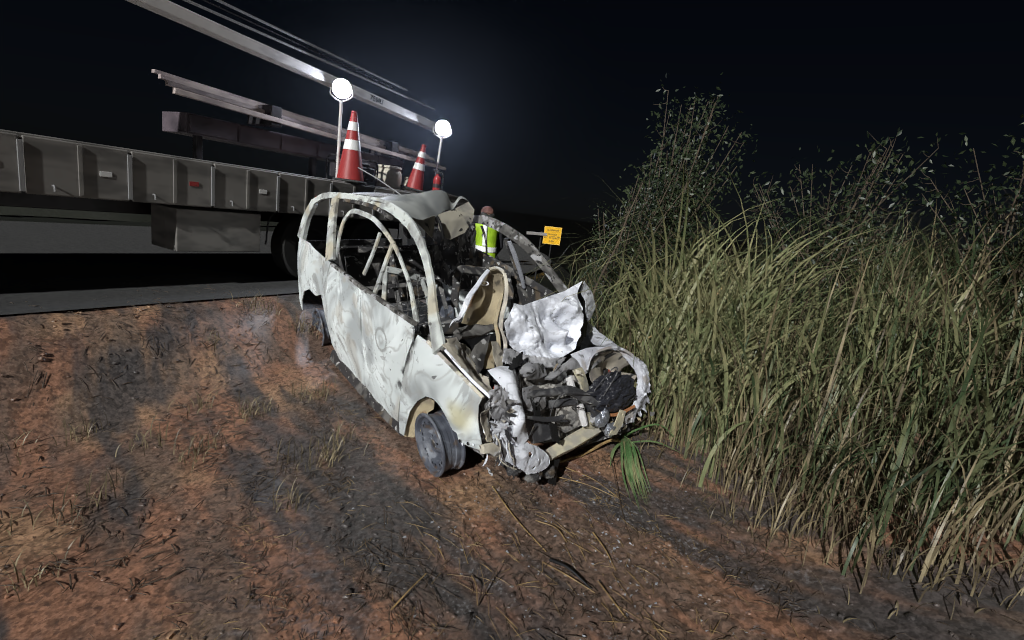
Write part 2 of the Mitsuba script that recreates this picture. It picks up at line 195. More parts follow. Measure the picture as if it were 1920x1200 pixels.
def ash_white(p, n, uv):
    w = warp(p, 7.0, 0.14)
    c = mix((0.76, 0.785, 0.86), (0.58, 0.60, 0.67), smoothstep(0.46, 0.70, F(w, 6.0)))
    c = mix(c, (0.36, 0.365, 0.40), 0.55 * (1 - smoothstep(0.0, 0.03, dr.abs(F(w, 6.0, 41, 4) - 0.52))))
    c = mix(c, (0.33, 0.33, 0.355), 0.6 * smoothstep(0.60, 0.74, F(w, 15.0, 31)))
    return mix(c, (0.06, 0.06, 0.065), 0.8 * smoothstep(0.76, 0.81, F(w, 30.0, 5)))

def pillar_ash(p, n, uv):
    w = warp(p, 7.0, 0.16)
    c = mix((0.56, 0.595, 0.58), (0.33, 0.345, 0.345), smoothstep(0.42, 0.66, F(w, 5.0)))
    c = mix(c, (0.42, 0.375, 0.28), 0.8 * smoothstep(0.52, 0.68, F(w, 4.0, 23)))
    c = mix(c, (0.17, 0.165, 0.16), 0.75 * smoothstep(0.54, 0.70, F(w, 8.0, 13)))
    return mix(c, (0.07, 0.068, 0.066), 0.85 * smoothstep(0.70, 0.78, F(w, 19.0, 5)))

def tan_burn(p, n, uv):
    w = warp(p, 8.0, 0.1)
    c = mix((0.37, 0.31, 0.205), (0.22, 0.185, 0.135), smoothstep(0.45, 0.68, F(w, 6.0)))
    c = mix(c, (0.25, 0.12, 0.06), 0.5 * smoothstep(0.6, 0.7, F(w, 11.0, 3)))
    return mix(c, (0.05, 0.045, 0.04), 0.8 * smoothstep(0.60, 0.74, F(w, 13.0, 9)))

def light_tan(p, n, uv):
    w = warp(p, 8.0, 0.1)
    c = mix((0.52, 0.48, 0.40), (0.31, 0.285, 0.25), smoothstep(0.45, 0.65, F(w, 9.0)))
    c = mix(c, (0.60, 0.60, 0.60), smoothstep(0.55, 0.7, F(w, 14.0, 13)))
    return mix(c, (0.06, 0.055, 0.05), 0.85 * smoothstep(0.61, 0.72, F(w, 17.0, 9)))

def soot(p, n, uv):
    w = warp(p, 8.0, 0.1)
    c = mix((0.035, 0.034, 0.036), (0.14, 0.135, 0.13), smoothstep(0.5, 0.68, F(w, 9.0)))
    c = mix(c, (0.16, 0.12, 0.08), 0.6 * smoothstep(0.6, 0.72, F(w, 7.0, 3)))
    return mix(c, (0.38, 0.38, 0.38), smoothstep(0.66, 0.72, F(w, 22.0, 9)))

def soot_light(p, n, uv):
    w = warp(p, 8.0, 0.1)
    c = mix((0.16, 0.155, 0.15), (0.065, 0.062, 0.06), smoothstep(0.45, 0.62, F(w, 9.0)))
    c = mix(c, (0.34, 0.34, 0.355), smoothstep(0.56, 0.68, F(w, 12.0, 19)))
    return mix(c, (0.02, 0.02, 0.02), smoothstep(0.62, 0.68, F(w, 24.0, 9)))

def steel(p, n, uv):
    w = warp(p, 8.0, 0.1)
    c = mix((0.060, 0.067, 0.088), (0.125, 0.137, 0.165), smoothstep(0.40, 0.68, F(w, 8.0)))
    c = mix(c, (0.22, 0.235, 0.27), 0.7 * smoothstep(0.60, 0.74, F(w, 11.0, 2)))
    return mix(c, (0.10, 0.065, 0.04), 0.6 * smoothstep(0.60, 0.70, F(w, 18.0, 9)))

def fins(p, n, uv):
    w = warp(p, 30.0, 0.02)
    g = F(w, 34.0, 0, 2)
    c = mix((0.12, 0.113, 0.108), (0.46, 0.44, 0.41), smoothstep(0.40, 0.60, g))
    return mix(c, (0.13, 0.128, 0.13), smoothstep(0.48, 0.64, F(w, 6.0, 4)) * 0.7)

bsdf('m_ash', ash, 0.55)
bsdf('m_white', ash_white, 0.5)
bsdf('m_pillar', pillar_ash, 0.6)
bsdf('m_tan', tan_burn, 0.75, spec=0.25)
bsdf('m_light_tan', light_tan, 0.6)
bsdf('m_soot', soot, 0.6)
bsdf('m_soot_light', soot_light, 0.6)
bsdf('m_steel', steel, 0.5, spec=0.5)
bsdf('m_fins', fins, 0.7)
bsdf('m_roof', lambda p, n, uv: mix((0.36, 0.375, 0.37), (0.19, 0.20, 0.205), smoothstep(0.40, 0.70, F(warp(p, 3.0, 0.3), 4.0))), 0.5)
bsdf('m_roof_in', lambda p, n, uv: mix(mix((0.37, 0.345, 0.285), (0.22, 0.21, 0.19), smoothstep(0.42, 0.66, F(warp(p), 6.0))), (0.03, 0.03, 0.03), smoothstep(0.62, 0.7, F(warp(p), 14.0, 4))), 0.7)
bsdf('m_soot_grey', lambda p, n, uv: mix(mix((0.24, 0.24, 0.255), (0.11, 0.105, 0.105), smoothstep(0.42, 0.62, F(warp(p), 11.0))), (0.03, 0.03, 0.03), smoothstep(0.6, 0.68, F(warp(p), 22.0, 4))), 0.6)
bsdf('m_bowl', lambda p, n, uv: mix(mix((0.36, 0.325, 0.27), (0.22, 0.20, 0.18), smoothstep(0.42, 0.62, F(warp(p), 8.0))), (0.04, 0.04, 0.04), smoothstep(0.62, 0.7, F(warp(p), 15.0, 4))), 0.7)
bsdf('m_crush', lambda p, n, uv: mix(mix((0.44, 0.44, 0.47), (0.24, 0.24, 0.255), smoothstep(0.40, 0.62, F(warp(p), 12.0))), (0.05, 0.05, 0.05), 0.8 * smoothstep(0.62, 0.72, F(warp(p), 24.0, 4))), 0.55)
bsdf('m_ashgrey', lambda p, n, uv: mix(mix(mix((0.56, 0.575, 0.64), (0.36, 0.365, 0.41), smoothstep(0.40, 0.62, F(warp(p), 8.0))), (0.30, 0.25, 0.20), 0.6 * smoothstep(0.60, 0.70, F(warp(p), 7.0, 8))), (0.06, 0.06, 0.06), 0.8 * smoothstep(0.66, 0.74, F(warp(p), 20.0, 4))), 0.55)
bsdf('m_steel_light', (0.30, 0.31, 0.35), 0.5)
bsdf('m_char', (0.012, 0.012, 0.013), 0.55)
bsdf('m_melt', (0.022, 0.023, 0.03), 0.32, spec=0.6)
bsdf('m_duct', lambda p, n, uv: mix((0.045, 0.045, 0.05), (0.14, 0.14, 0.145), smoothstep(0.48, 0.68, F(warp(p), 12.0))), 0.42, spec=0.5)
bsdf('m_cream', lambda p, n, uv: mix((0.50, 0.455, 0.33), (0.36, 0.34, 0.29), smoothstep(0.4, 0.65, fbm(p.x * 14, p.y * 14, p.z * 14))), 0.55)
bsdf('m_tube', (0.62, 0.61, 0.62), 0.45)
bsdf('m_copper', (0.34, 0.15, 0.07), 0.55)
bsdf('m_red', (0.32, 0.045, 0.025), 0.6)
bsdf('m_silver', (0.42, 0.45, 0.52), 0.25, metallic=0.8)

# ------------------------------------------------------------------ mesh builders (car frame or any frame)
VIEW = np.array([2.8, -2.2, 2.2])

def solid(v, f, normal, thick):
    """A closed shell of the open surface (v, f): the back lies thick metres behind along the vertex normals."""
    m = trimesh.Trimesh(v, f, process=False)
    vn = np.array(m.vertex_normals)
    vn = np.where(np.linalg.norm(vn, axis=1, keepdims=True) > 1e-6, vn, normal)
    n = len(v)
    e = np.sort(np.vstack([f[:, [0, 1]], f[:, [1, 2]], f[:, [2, 0]]]), axis=1)
    d = np.vstack([f[:, [0, 1]], f[:, [1, 2]], f[:, [2, 0]]])
    _, first, cnt = np.unique(e, axis=0, return_index=True, return_counts=True)
    b = d[first[cnt == 1]]
    side = np.vstack([np.stack([b[:, 1], b[:, 0], b[:, 0] + n], 1), np.stack([b[:, 1], b[:, 0] + n, b[:, 1] + n], 1)])
    return trimesh.Trimesh(np.vstack([v, v - vn * thick]), np.vstack([f, f[:, ::-1] + n, side]), process=False)

def sheet(bound, inner=(), thick=0.004, res=0.02, amp=0.006, freq=9.0, ridge=0.0, seed=0, holes=(), view=VIEW, world=True, edge=0.0, crease=0.0):
    """A dented sheet of metal through the boundary points and inner points."""
    B = np.array([q[:3] for q in bound], float)
    I = np.array([q[:3] for q in inner], float).reshape(-1, 3)
    c = B.mean(0)
    _, _, vt = np.linalg.svd(B - c)
    nrm = vt[2]
    if nrm @ (view - c) < 0:
        nrm = -nrm
    ex = vt[0]
    ey = np.cross(nrm, ex)
    fr = lambda p: np.stack([(p - c) @ ex, (p - c) @ ey, (p - c) @ nrm], -1)
    C = fr(np.vstack([B, I]))
    rbf = RBFInterpolator(C[:, :2], C[:, 2], kernel='thin_plate_spline', smoothing=1e-6)
    poly = Polygon(C[:len(B), :2]).buffer(0)
    if poly.geom_type != 'Polygon':
        poly = max(poly.geoms, key=lambda g: g.area)
    for h in holes:
        poly = poly.difference(Polygon(h))
    r = np.random.default_rng(seed + 101)
    rings = [poly.exterior] + list(poly.interiors)
    pts = []
    for rg in rings:
        rs = np.array(shapely.segmentize(rg, res).coords)[:-1]
        if edge:
            rs = rs + r.normal(0, edge, rs.shape)
        pts.append(rs)
    x0, y0, x1, y1 = poly.bounds
    gx, gy = np.meshgrid(np.arange(x0, x1, res), np.arange(y0, y1, res * 0.87))
    gx = gx + (np.arange(gx.shape[0]) % 2)[:, None] * res / 2
    g = np.stack([gx.ravel(), gy.ravel()], 1) + r.uniform(-0.2, 0.2, (gx.size, 2)) * res
    g = g[shapely.contains_xy(poly.buffer(-0.45 * res), g[:, 0], g[:, 1])]
    P = np.vstack(pts + [g])
    tri = Delaunay(P).simplices
    cen = P[tri].mean(1)
    tri = tri[shapely.contains_xy(poly.buffer(1e-4), cen[:, 0], cen[:, 1])]
    a, b_, d = P[tri[:, 0]], P[tri[:, 1]], P[tri[:, 2]]
    ar = (b_[:, 0] - a[:, 0]) * (d[:, 1] - a[:, 1]) - (b_[:, 1] - a[:, 1]) * (d[:, 0] - a[:, 0])
    tri = tri[np.abs(ar) > 1e-9]
    ar = ar[np.abs(ar) > 1e-9]
    tri[ar < 0] = tri[ar < 0][:, ::-1]
    h = rbf(P)
    v = c + P[:, :1] * ex + P[:, 1:] * ey + h[:, None] * nrm
    q = v * freq + seed * 3.1
    dz = amp * 2 * (nfbm(q, 3, seed) - 0.5)
    if ridge:
        dz = dz + ridge * (1 - np.abs(2 * nfbm(v * freq * 0.6 + 5 + seed, 2, seed + 9) - 1) * 2.2)
    if crease:
        a_ = np.abs(nfbm(v * freq * 0.9 + 3 + seed, 2, seed + 21) - 0.5) + 0.6 * np.abs(nfbm(v * freq * 1.7 + 9 + seed, 2, seed + 33) - 0.5)
        dz = dz - crease * np.exp(-a_ / 0.06)
    v = v + dz[:, None] * nrm
    m = solid(v, tri, nrm, thick)
    if world:
        m.vertices = to_world(m.vertices)
    return m

def spline(p, n):
    """Catmull-Rom through the rows of p, n points."""
    p = np.asarray(p, float)
    if len(p) == 2:
        t = np.linspace(0, 1, n)[:, None]
        return p[0] * (1 - t) + p[1] * t
    q = np.vstack([2 * p[0] - p[1], p, 2 * p[-1] - p[-2]])
    s = np.linspace(0, len(p) - 1 - 1e-9, n)
    i, t = s.astype(int), (s % 1)[:, None]
    a, b, c, d = q[i], q[i + 1], q[i + 2], q[i + 3]
    return 0.5 * (2 * b + (c - a) * t + (2 * a - 5 * b + 4 * c - d) * t ** 2 + (3 * b - a - 3 * c + d) * t ** 3)

def bar(pts, thick=None, out=VIEW, n=None, width=None, corner=0.25, amp=0.003, freq=14.0, seed=0, world=True, back=0.5):
    """A bar or rail along pts whose width lies across the direction 'out' and whose thickness lies along it."""
    P = np.array([list(q[:3]) + [q[3] if len(q) > 3 else width] for q in pts], float)
    L = np.linalg.norm(np.diff(P[:, :3], axis=0), axis=1).sum()
    n = n or max(4, int(L / 0.02))
    P = spline(P, n)
    c, w = P[:, :3], P[:, 3]
    t = np.gradient(c, axis=0)
    t /= np.linalg.norm(t, axis=1, keepdims=True)
    o = np.broadcast_to(np.asarray(out, float), c.shape)
    o = o - (o * t).sum(1, keepdims=True) * t
    o /= np.linalg.norm(o, axis=1, keepdims=True)
    b = np.cross(t, o)
    th = np.full(n, thick) if thick else w * 0.5
    k = corner
    sec = np.array([[-1, -1 + k], [-1, 1 - k], [-1 + k, 1], [1 - k, 1], [1, 1 - k], [1, -1 + k], [1 - k, -1], [-1 + k, -1]]) * 0.5
    m = len(sec)
    v = c[:, None] + b[:, None] * (sec[None, :, :1] * w[:, None, None]) + o[:, None] * ((sec[None, :, 1:] - (back - 0.5)) * th[:, None, None])
    v = v.reshape(-1, 3)
    v = v + amp * 2 * np.stack([nfbm(v * freq + s + seed, 2, seed + s) - 0.5 for s in (1, 2, 3)], -1)
    i, j = np.meshgrid(np.arange(n - 1), np.arange(m), indexing='ij')
    q = np.stack([i * m + j, i * m + (j + 1) % m, (i + 1) * m + (j + 1) % m, (i + 1) * m + j], -1).reshape(-1, 4)
    f = np.vstack([q[:, [0, 1, 2]], q[:, [0, 2, 3]]])
    cap = [[0, k_ + 1, k_] for k_ in range(1, m - 1)] + [[(n - 1) * m, (n - 1) * m + k_, (n - 1) * m + k_ + 1] for k_ in range(1, m - 1)]
    mesh = trimesh.Trimesh(v, np.vstack([f, cap]), process=False)
    mesh.fix_normals()
    if world:
        mesh.vertices = to_world(mesh.vertices)
    return mesh

def tube(pts, r, n=None, sides=8, world=False):
    P = np.asarray(pts, float)
    L = np.linalg.norm(np.diff(P[:, :3], axis=0), axis=1).sum()
    n = n or max(3, int(L / 0.03))
    P = spline(P, n)
    rr = np.interp(np.linspace(0, 1, n), np.linspace(0, 1, np.size(r)), np.atleast_1d(r)) if np.size(r) > 1 else np.full(n, r)
    t = np.gradient(P, axis=0)
    t /= np.linalg.norm(t, axis=1, keepdims=True) + 1e-12
    a = np.cross(t, np.where(np.abs(t[:, 2:]) < 0.9, [[0, 0, 1.0]], [[1.0, 0, 0]]))
    a /= np.linalg.norm(a, axis=1, keepdims=True) + 1e-12
    b = np.cross(t, a)
    ang = np.arange(sides) * 2 * np.pi / sides
    v = (P[:, None] + rr[:, None, None] * (np.cos(ang)[None, :, None] * a[:, None] + np.sin(ang)[None, :, None] * b[:, None])).reshape(-1, 3)
    i, j = np.meshgrid(np.arange(n - 1), np.arange(sides), indexing='ij')
    q = np.stack([i * sides + j, i * sides + (j + 1) % sides, (i + 1) * sides + (j + 1) % sides, (i + 1) * sides + j], -1).reshape(-1, 4)
    cap = [[0, k + 1, k] for k in range(1, sides - 1)] + [[(n - 1) * sides, (n - 1) * sides + k, (n - 1) * sides + k + 1] for k in range(1, sides - 1)]
    m = trimesh.Trimesh(v, np.vstack([q[:, [0, 1, 2]], q[:, [0, 2, 3]], cap]), process=False)
    m.fix_normals()
    if world:
        m.vertices = to_world(m.vertices)
    return m

def lump(c, rad, amp=0.25, freq=9.0, seed=0, sub=4, world=True, rot=None):
    m = trimesh.creation.icosphere(subdivisions=sub)
    v = np.array(m.vertices)
    k = 1 + amp * 2 * (nfbm(v * freq / 4 + seed, 4, seed) - 0.5) + amp * 0.5 * np.abs(nfbm(v * freq / 2 + seed, 2, seed + 3) - 0.5)
    v = v * k[:, None] * np.asarray(rad)
    if rot is not None:
        v = v @ rot.T
    v = v + np.asarray(c)
    return trimesh.Trimesh(to_world(v) if world else v, m.faces, process=False)

def rbox(size, center=(0, 0, 0), r=0.01, rot=None):
    """A box with rounded edges."""
    s = np.asarray(size, float) / 2 - r
    o = np.array([[x, y, z] for x in (-1, 1) for y in (-1, 1) for z in (-1, 1)], float)
    k = trimesh.creation.icosphere(subdivisions=1).vertices * r
    m = m3.Manifold.hull_points((o[:, None] * s + k[None]).reshape(-1, 3)).to_mesh()
    v = np.array(m.vert_properties[:, :3], float)
    if rot is not None:
        v = v @ np.asarray(rot).T
    return trimesh.Trimesh(v + np.asarray(center, float), m.tri_verts, process=False)

def lathe(profile, n=32, center=(0, 0, 0), axis=None):
    """A surface of revolution about z (or the given axis) from rows (radius, height)."""
    m = trimesh.creation.revolve(np.array(profile, float), sections=n)
    v = np.array(m.vertices)
    if axis is not None:
        R = trimesh.geometry.align_vectors([0, 0, 1], axis)[:3, :3]
        v = v @ R.T
    return trimesh.Trimesh(v + np.asarray(center, float), m.faces, process=False)

cat = trimesh.util.concatenate

def put(key, mesh, mat, smooth=35, label=None, category=None, group=None, kind=None, **more):
    """ONE entry of the scene; the name takes a number when it is taken."""
    k, i = key, 0
    while k in scene:
        i += 1
        k = f'{key}_{i:03d}'
    scene[k] = mikit.ply(mesh, mat, smooth=smooth, **more)
    if label or category or group or kind:
        tag(k, label, category, group, kind)
    return k

def tag(k, label=None, category=None, group=None, kind=None):
    labels[k] = {a: b for a, b in (('label', label), ('category', category), ('group', group), ('kind', kind)) if b}
    return k

# ------------------------------------------------------------------ ground
U_AX, V_AX = np.array([0.5, 0.866]), np.array([-0.866, 0.5])      # along and across the road
P0 = np.array([-1.9, 8.93])
ROAD_Z = 0.30
def soft(v, a, b, k=0.35):
    """v limited to a..b with rounded corners."""
    return a + k * np.logaddexp(0, (v - a) / k) - k * np.logaddexp(0, (v - b) / k)
def ground_z(x, y):
    x, y = np.asarray(x, float), np.asarray(y, float)
    z = -0.18 + 0.08 * (soft(x, -3.5, 1.5) + 0.41) + 0.10 * (soft(y, 2.3, 6.0) - 3.19)
    v = road_v(x, y)
    r = sstep(-1.9, -0.75, v)
    z = z * (1 - r) + (ROAD_Z - 0.02) * r
    z = z + 0.42 * soft(x - 0.25 * (y - 3.5) - 1.75, 0, 2.2, 0.2)                # the bank on the right
    return z - 0.78 * soft(edge_d(x, y), 0, 500, 0.25)                                # the hillside falls away behind
def road_v(x, y):
    """distance across the road from the truck's near side; beyond the truck the road bends to the left"""
    u = (x - P0[0]) * U_AX[0] + (y - P0[1]) * U_AX[1]
    v = (x - P0[0]) * V_AX[0] + (y - P0[1]) * V_AX[1]
    c = P0 + 0.8 * U_AX + 14 * V_AX
    return np.where(u <= 0.8, v, 14 - np.hypot(x - c[0], y - c[1]))
def edge_d(x, y):
    v = road_v(x, y)
    return np.maximum(np.minimum(y - 9.0, -v - 0.9), v - 8.5)
def rut(x, y):
    a = (x + y) * 0.707
    b = (x - y) * 0.707
    q = np.stack([a * 3.2, b * 0.9, 0 * a], -1)
    return 0.03 * (nfbm(q, 3, 3) - 0.5)
def fine_z(x, y):
    q = np.stack([x, y, 0 * x], -1)
    near = np.exp(-((x - 0.3) ** 2 + (y - 2.8) ** 2) / 12)
    clod = np.maximum(nfbm(q * 26, 3, 11) - 0.52, 0)
    return ground_z(x, y) + near * (rut(x, y) + 0.030 * (nfbm(q * 6, 4, 1) - 0.5) + 0.022 * clod + 0.014 * (nfbm(q * 55, 2, 5) - 0.5))

def mud(p, n, uv):
    a, b = (p.x + p.y) * 0.707, (p.x - p.y) * 0.707
    st = fbm(a * 5.0, b * 1.3, 3.0, 4)
    st2 = fbm(a * 11.0 + 4, b * 2.6, 8.0, 3)
    blot = fbm(p.x * 2.6 + 5, p.y * 2.6, 1.0, 4)
    f = fbm(p.x * 22, p.y * 22, 2.0, 3)
    g = fbm(p.x * 70, p.y * 70, 5.0, 2)
    dk = fbm(a * 2.6 + 9, b * 0.8, 4.0, 4)
    c = mix((0.250, 0.128, 0.082), (0.160, 0.088, 0.060), smoothstep(0.30, 0.70, 0.5 * f + 0.5 * blot))
    c = mix(c, (0.285, 0.180, 0.110), smoothstep(0.52, 0.75, fbm(p.x * 1.7, p.y * 1.7 + 4, 6.0, 4)) * 0.7)
    c = mix(c, (0.105, 0.080, 0.066), smoothstep(0.40, 0.64, st) * 0.7)
    c = mix(c, (0.052, 0.050, 0.052), smoothstep(0.42, 0.64, 0.35 * st2 + 0.65 * dk) * 0.88)
    c = mix(c, c * 0.45, smoothstep(0.52, 0.66, fbm(p.x * 34, p.y * 34, 7.0, 3)) * 0.7)
    c = c * (0.64 + 1.0 * g)
    h = fbm(p.x * 130, p.y * 130, 9.0, 2)
    c = c * (0.82 + 0.42 * h)
    c = mix(c, (0.03, 0.027, 0.026), smoothstep(0.66, 0.72, fbm(p.x * 48 + 3, p.y * 48, 12.0, 2)) * 0.4)
    ashy = smoothstep(0.66, 0.80, g) * smoothstep(0.50, 0.66, st2) * (1 - smoothstep(0.6, 1.6, dr.sqrt(dr.square(p.x - 0.6) + dr.square(p.y - 2.4))))
    c = mix(c, (0.22, 0.22, 0.235), ashy * 0.6)
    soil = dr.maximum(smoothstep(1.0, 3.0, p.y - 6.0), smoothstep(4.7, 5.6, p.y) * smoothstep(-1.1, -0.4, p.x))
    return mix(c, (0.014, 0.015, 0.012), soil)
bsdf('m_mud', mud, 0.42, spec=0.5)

xs = np.concatenate([-np.geomspace(400, 2.0, 40), np.arange(-1.95, -1.0, 0.05), np.arange(-1.0, 1.75, 0.014), np.arange(1.75, 4.0, 0.05), np.geomspace(4.1, 400, 36)])
ys = np.concatenate([-np.geomspace(60, 0.5, 16), np.arange(-0.4, 1.6, 0.1), np.arange(1.6, 4.0, 0.014), np.arange(4.0, 10.0, 0.06), np.geomspace(10.1, 500, 50)])
gx, gy = np.meshgrid(xs, ys)
gz = fine_z(gx, gy)
gv = np.stack([gx, gy, gz], -1).reshape(-1, 3)
ny, nx = gx.shape
i, j = np.meshgrid(np.arange(ny - 1), np.arange(nx - 1), indexing='ij')
quad = np.stack([i * nx + j, i * nx + j + 1, (i + 1) * nx + j + 1, (i + 1) * nx + j], -1).reshape(-1, 4)
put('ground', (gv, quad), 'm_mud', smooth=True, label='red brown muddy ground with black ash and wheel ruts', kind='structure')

bsdf('m_asphalt', lambda p, n, uv: mix((0.030, 0.030, 0.032), (0.05, 0.05, 0.05), fbm(p.x * 30, p.y * 30, 0.0, 3)), 0.75)
ru, rv = np.meshgrid(np.concatenate([np.linspace(-40, 0.8, 60), np.linspace(0.8, 22, 60)[1:]]), np.linspace(-0.62, 6.4, 12))
ang_ = np.clip(ru - 0.8, 0, None) / 14.0
rc = P0 + 0.8 * U_AX + 14 * V_AX
rp = np.where(ru[..., None] <= 0.8, P0 + ru[..., None] * U_AX + rv[..., None] * V_AX,
              rc + (14 - rv)[..., None] * (-np.cos(ang_)[..., None] * V_AX + np.sin(ang_)[..., None] * U_AX))
rz = np.full(ru.shape, ROAD_Z)
ni, nj = ru.shape
i, j = np.meshgrid(np.arange(ni - 1), np.arange(nj - 1), indexing='ij')
quad = np.stack([i * nj + j, i * nj + j + 1, (i + 1) * nj + j + 1, (i + 1) * nj + j], -1).reshape(-1, 4)
put('road', (np.stack([rp[..., 0], rp[..., 1], rz], -1).reshape(-1, 3), quad), 'm_asphalt', smooth=True, label='dark asphalt road under the truck', kind='structure')

# ------------------------------------------------------------------ the burnt car
CAR = 'burnt_car'
tag(CAR, 'burnt out white car with crushed front standing on the muddy ground', 'car')
def part(name, mesh, mat, smooth=35, label=None):
    return put(f'{CAR}__{name}', mesh, mat, smooth, label)
RSIDE, LSIDE, TOPV = np.array([0.1, -1, 0.35]), np.array([0.1, -1, 0.3]), np.array([0.2, 0, 1.0])
g = G

# right side: skins
doorb = [tuple(q) for q in g['door'][:9]] + [(-0.75, -0.845, 0.165), (-1.18, -0.845, 0.165), (-1.22, -0.85, 0.5), (-1.21, -0.85, 0.8), (-1.20, -0.835, 1.085)]
dr_in = [(-0.65, -0.885, 0.72), (-1.0, -0.89, 0.72), (-0.7, -0.865, 0.42), (-1.0, -0.865, 0.40), (-0.8, -0.87, 0.93), (-1.1, -0.87, 0.92), (-0.5, -0.87, 0.85)]
part('front_door', sheet(doorb, dr_in, 0.012, 0.022, 0.010, 3.5, seed=2), 'm_ash', label='pale scorched front door below the open window')
rear = [(-1.215, -0.835, 1.085), (-1.225, -0.85, 0.5), (-1.20, -0.845, 0.165), (-1.85, -0.845, 0.165), (-2.02, -0.86, 0.30), (-2.12, -0.865, 0.52), (-2.20, -0.865, 0.75), (-2.06, -0.84, 1.0), (-2.02, -0.82, 1.11)]
part('rear_door', sheet(rear, [(-1.6, -0.89, 0.72), (-1.6, -0.865, 0.4), (-1.6, -0.865, 0.95)], 0.012, 0.03, 0.008, 4.0, seed=4), 'm_ash')
qp = [(-2.03, -0.82, 1.115), (-2.08, -0.84, 0.98), (-2.21, -0.865, 0.74)] + [(-2.5 + 0.36 * math.cos(a), -0.865, 0.33 + 0.36 * math.sin(a)) for a in np.radians([70, 100, 130, 160, 185])] + [(-3.12, -0.82, 0.30), (-3.28, -0.76, 0.45), (-3.30, -0.74, 0.85), (-3.22, -0.72, 1.12), (-2.7, -0.78, 1.16)]
part('quarter_panel', sheet(qp, [(-2.55, -0.86, 0.93), (-3.0, -0.83, 0.75)], 0.01, 0.03, 0.008, 4.0, seed=5), 'm_ash')
part('sill', bar([(-0.42, -0.80, 0.14), (-1.2, -0.82, 0.13), (-2.05, -0.82, 0.14)], 0.10, RSIDE, width=0.11), 'm_soot')
part('front_wing', sheet(g['wing'], [(0.16, -0.84, 0.80), (0.35, -0.80, 0.70), (0.02, -0.89, 0.80), (-0.15, -0.91, 0.65)], 0.006, 0.018, 0.006, 4.0, seed=8), 'm_ash', label='white scorched front wing with yellowish stain above the bare rim')
for k, q in enumerate(g['flange']):
    part('wing_bolt', lump((q[0], q[1] - 0.012, q[2]), (0.012, 0.004, 0.012) if k % 2 else (0.009, 0.004, 0.009), 0.1, 4, k, sub=2), 'm_char' if k in (1, 3) else 'm_white')
part('wheel_arch_liner', sheet(g['liner'], (), 0.004, 0.02, 0.012, 14, seed=9), 'm_tan')
part('inner_wing', sheet([(-0.33, -0.62, 0.15), (0.35, -0.58, 0.25), (0.45, -0.6, 0.75), (0.1, -0.66, 0.98), (-0.25, -0.7, 0.95), (-0.35, -0.68, 0.5)], (), 0.004, 0.04, 0.02, 8, seed=10), 'm_soot_light')
slim = lambda pts, k: [(q[0], q[1], q[2], q[3] * k) for q in pts]
# windows and pillars of the right side
ex = lambda pts, *more: [tuple(q) for q in pts] + list(more)
part('door_frame', bar(slim(ex(g['door_frame'], (-2.0, -0.60, 1.60, 0.07), (-2.10, -0.66, 1.45, 0.065), (-2.06, -0.76, 1.13, 0.06)), 0.62), 0.016, RSIDE, seed=1, corner=0.14), 'm_pillar')
part('windscreen_pillar', bar(slim(ex(g['pillar_R'], (-2.3, -0.56, 1.715, 0.08), (-2.75, -0.57, 1.66, 0.09), (-3.05, -0.60, 1.55, 0.10)), 0.74), 0.022, RSIDE, seed=2, corner=0.14, amp=0.006), 'm_pillar')
part('door_post', bar(slim(g['b_post_R'], 0.75), 0.018, RSIDE, seed=3, corner=0.14), 'm_pillar')
part('door_post', bar(slim(g['b_post_R2'], 0.75), 0.018, RSIDE, seed=4, corner=0.14), 'm_pillar')
part('gutter', bar(ex(g['drip'], (-2.2, -0.572, 1.68, 0.035)), 0.05, RSIDE, seed=5), 'm_soot')
part('belt_rail', bar([(-0.20, -0.825, 1.065), (-0.7, -0.83, 1.075), (-1.2, -0.83, 1.08), (-2.0, -0.815, 1.105)], 0.04, RSIDE, width=0.03, seed=6), 'm_soot_light')
part('quarter_post', bar([(-2.08, -0.80, 1.12, 0.13), (-2.25, -0.70, 1.42, 0.11), (-2.42, -0.58, 1.68, 0.10)], 0.04, RSIDE, seed=7), 'm_pillar')
part('tail_post', bar([(-3.22, -0.70, 1.10, 0.16), (-3.16, -0.64, 1.35, 0.13), (-3.03, -0.58, 1.56, 0.10)], 0.06, RSIDE, seed=8), 'm_pillar')
# roof: flat part behind, its front edge peeled up and rolled
rf = [tuple(q) for q in g['roof'][7::-1]] + [(-2.2, -0.53, 1.74), (-2.9, -0.52, 1.64), (-3.05, 0.0, 1.64), (-2.9, 0.52, 1.55), (-2.2, 0.50, 1.60)]
part('roof', sheet(rf, [(-2.5, 0.0, 1.72)], 0.004, 0.035, 0.006, 4, seed=11), 'm_soot_light')
part('roof_edge', sheet(g['roof'], g['roof_in'], 0.004, 0.02, 0.008, 7, seed=12), 'm_roof', label='grey front edge of the roof peeled up into a ridge')
part('roof_fold', sheet(g['roof_fold'], [(-1.50, 0.2, 1.57)], 0.004, 0.018, 0.012, 8, seed=13), 'm_roof_in', label='tan underside of the roof curled downwards')
part('roof_fold', sheet(g['roof_tri'], (), 0.004, 0.018, 0.008, 8, seed=14), 'm_roof_in')
part('roof_rib', bar([(-1.40, -0.04, 1.62, 0.02), (-1.36, -0.02, 1.52, 0.03), (-1.36, 0.0, 1.42, 0.02)], 0.02, RSIDE), 'm_char')
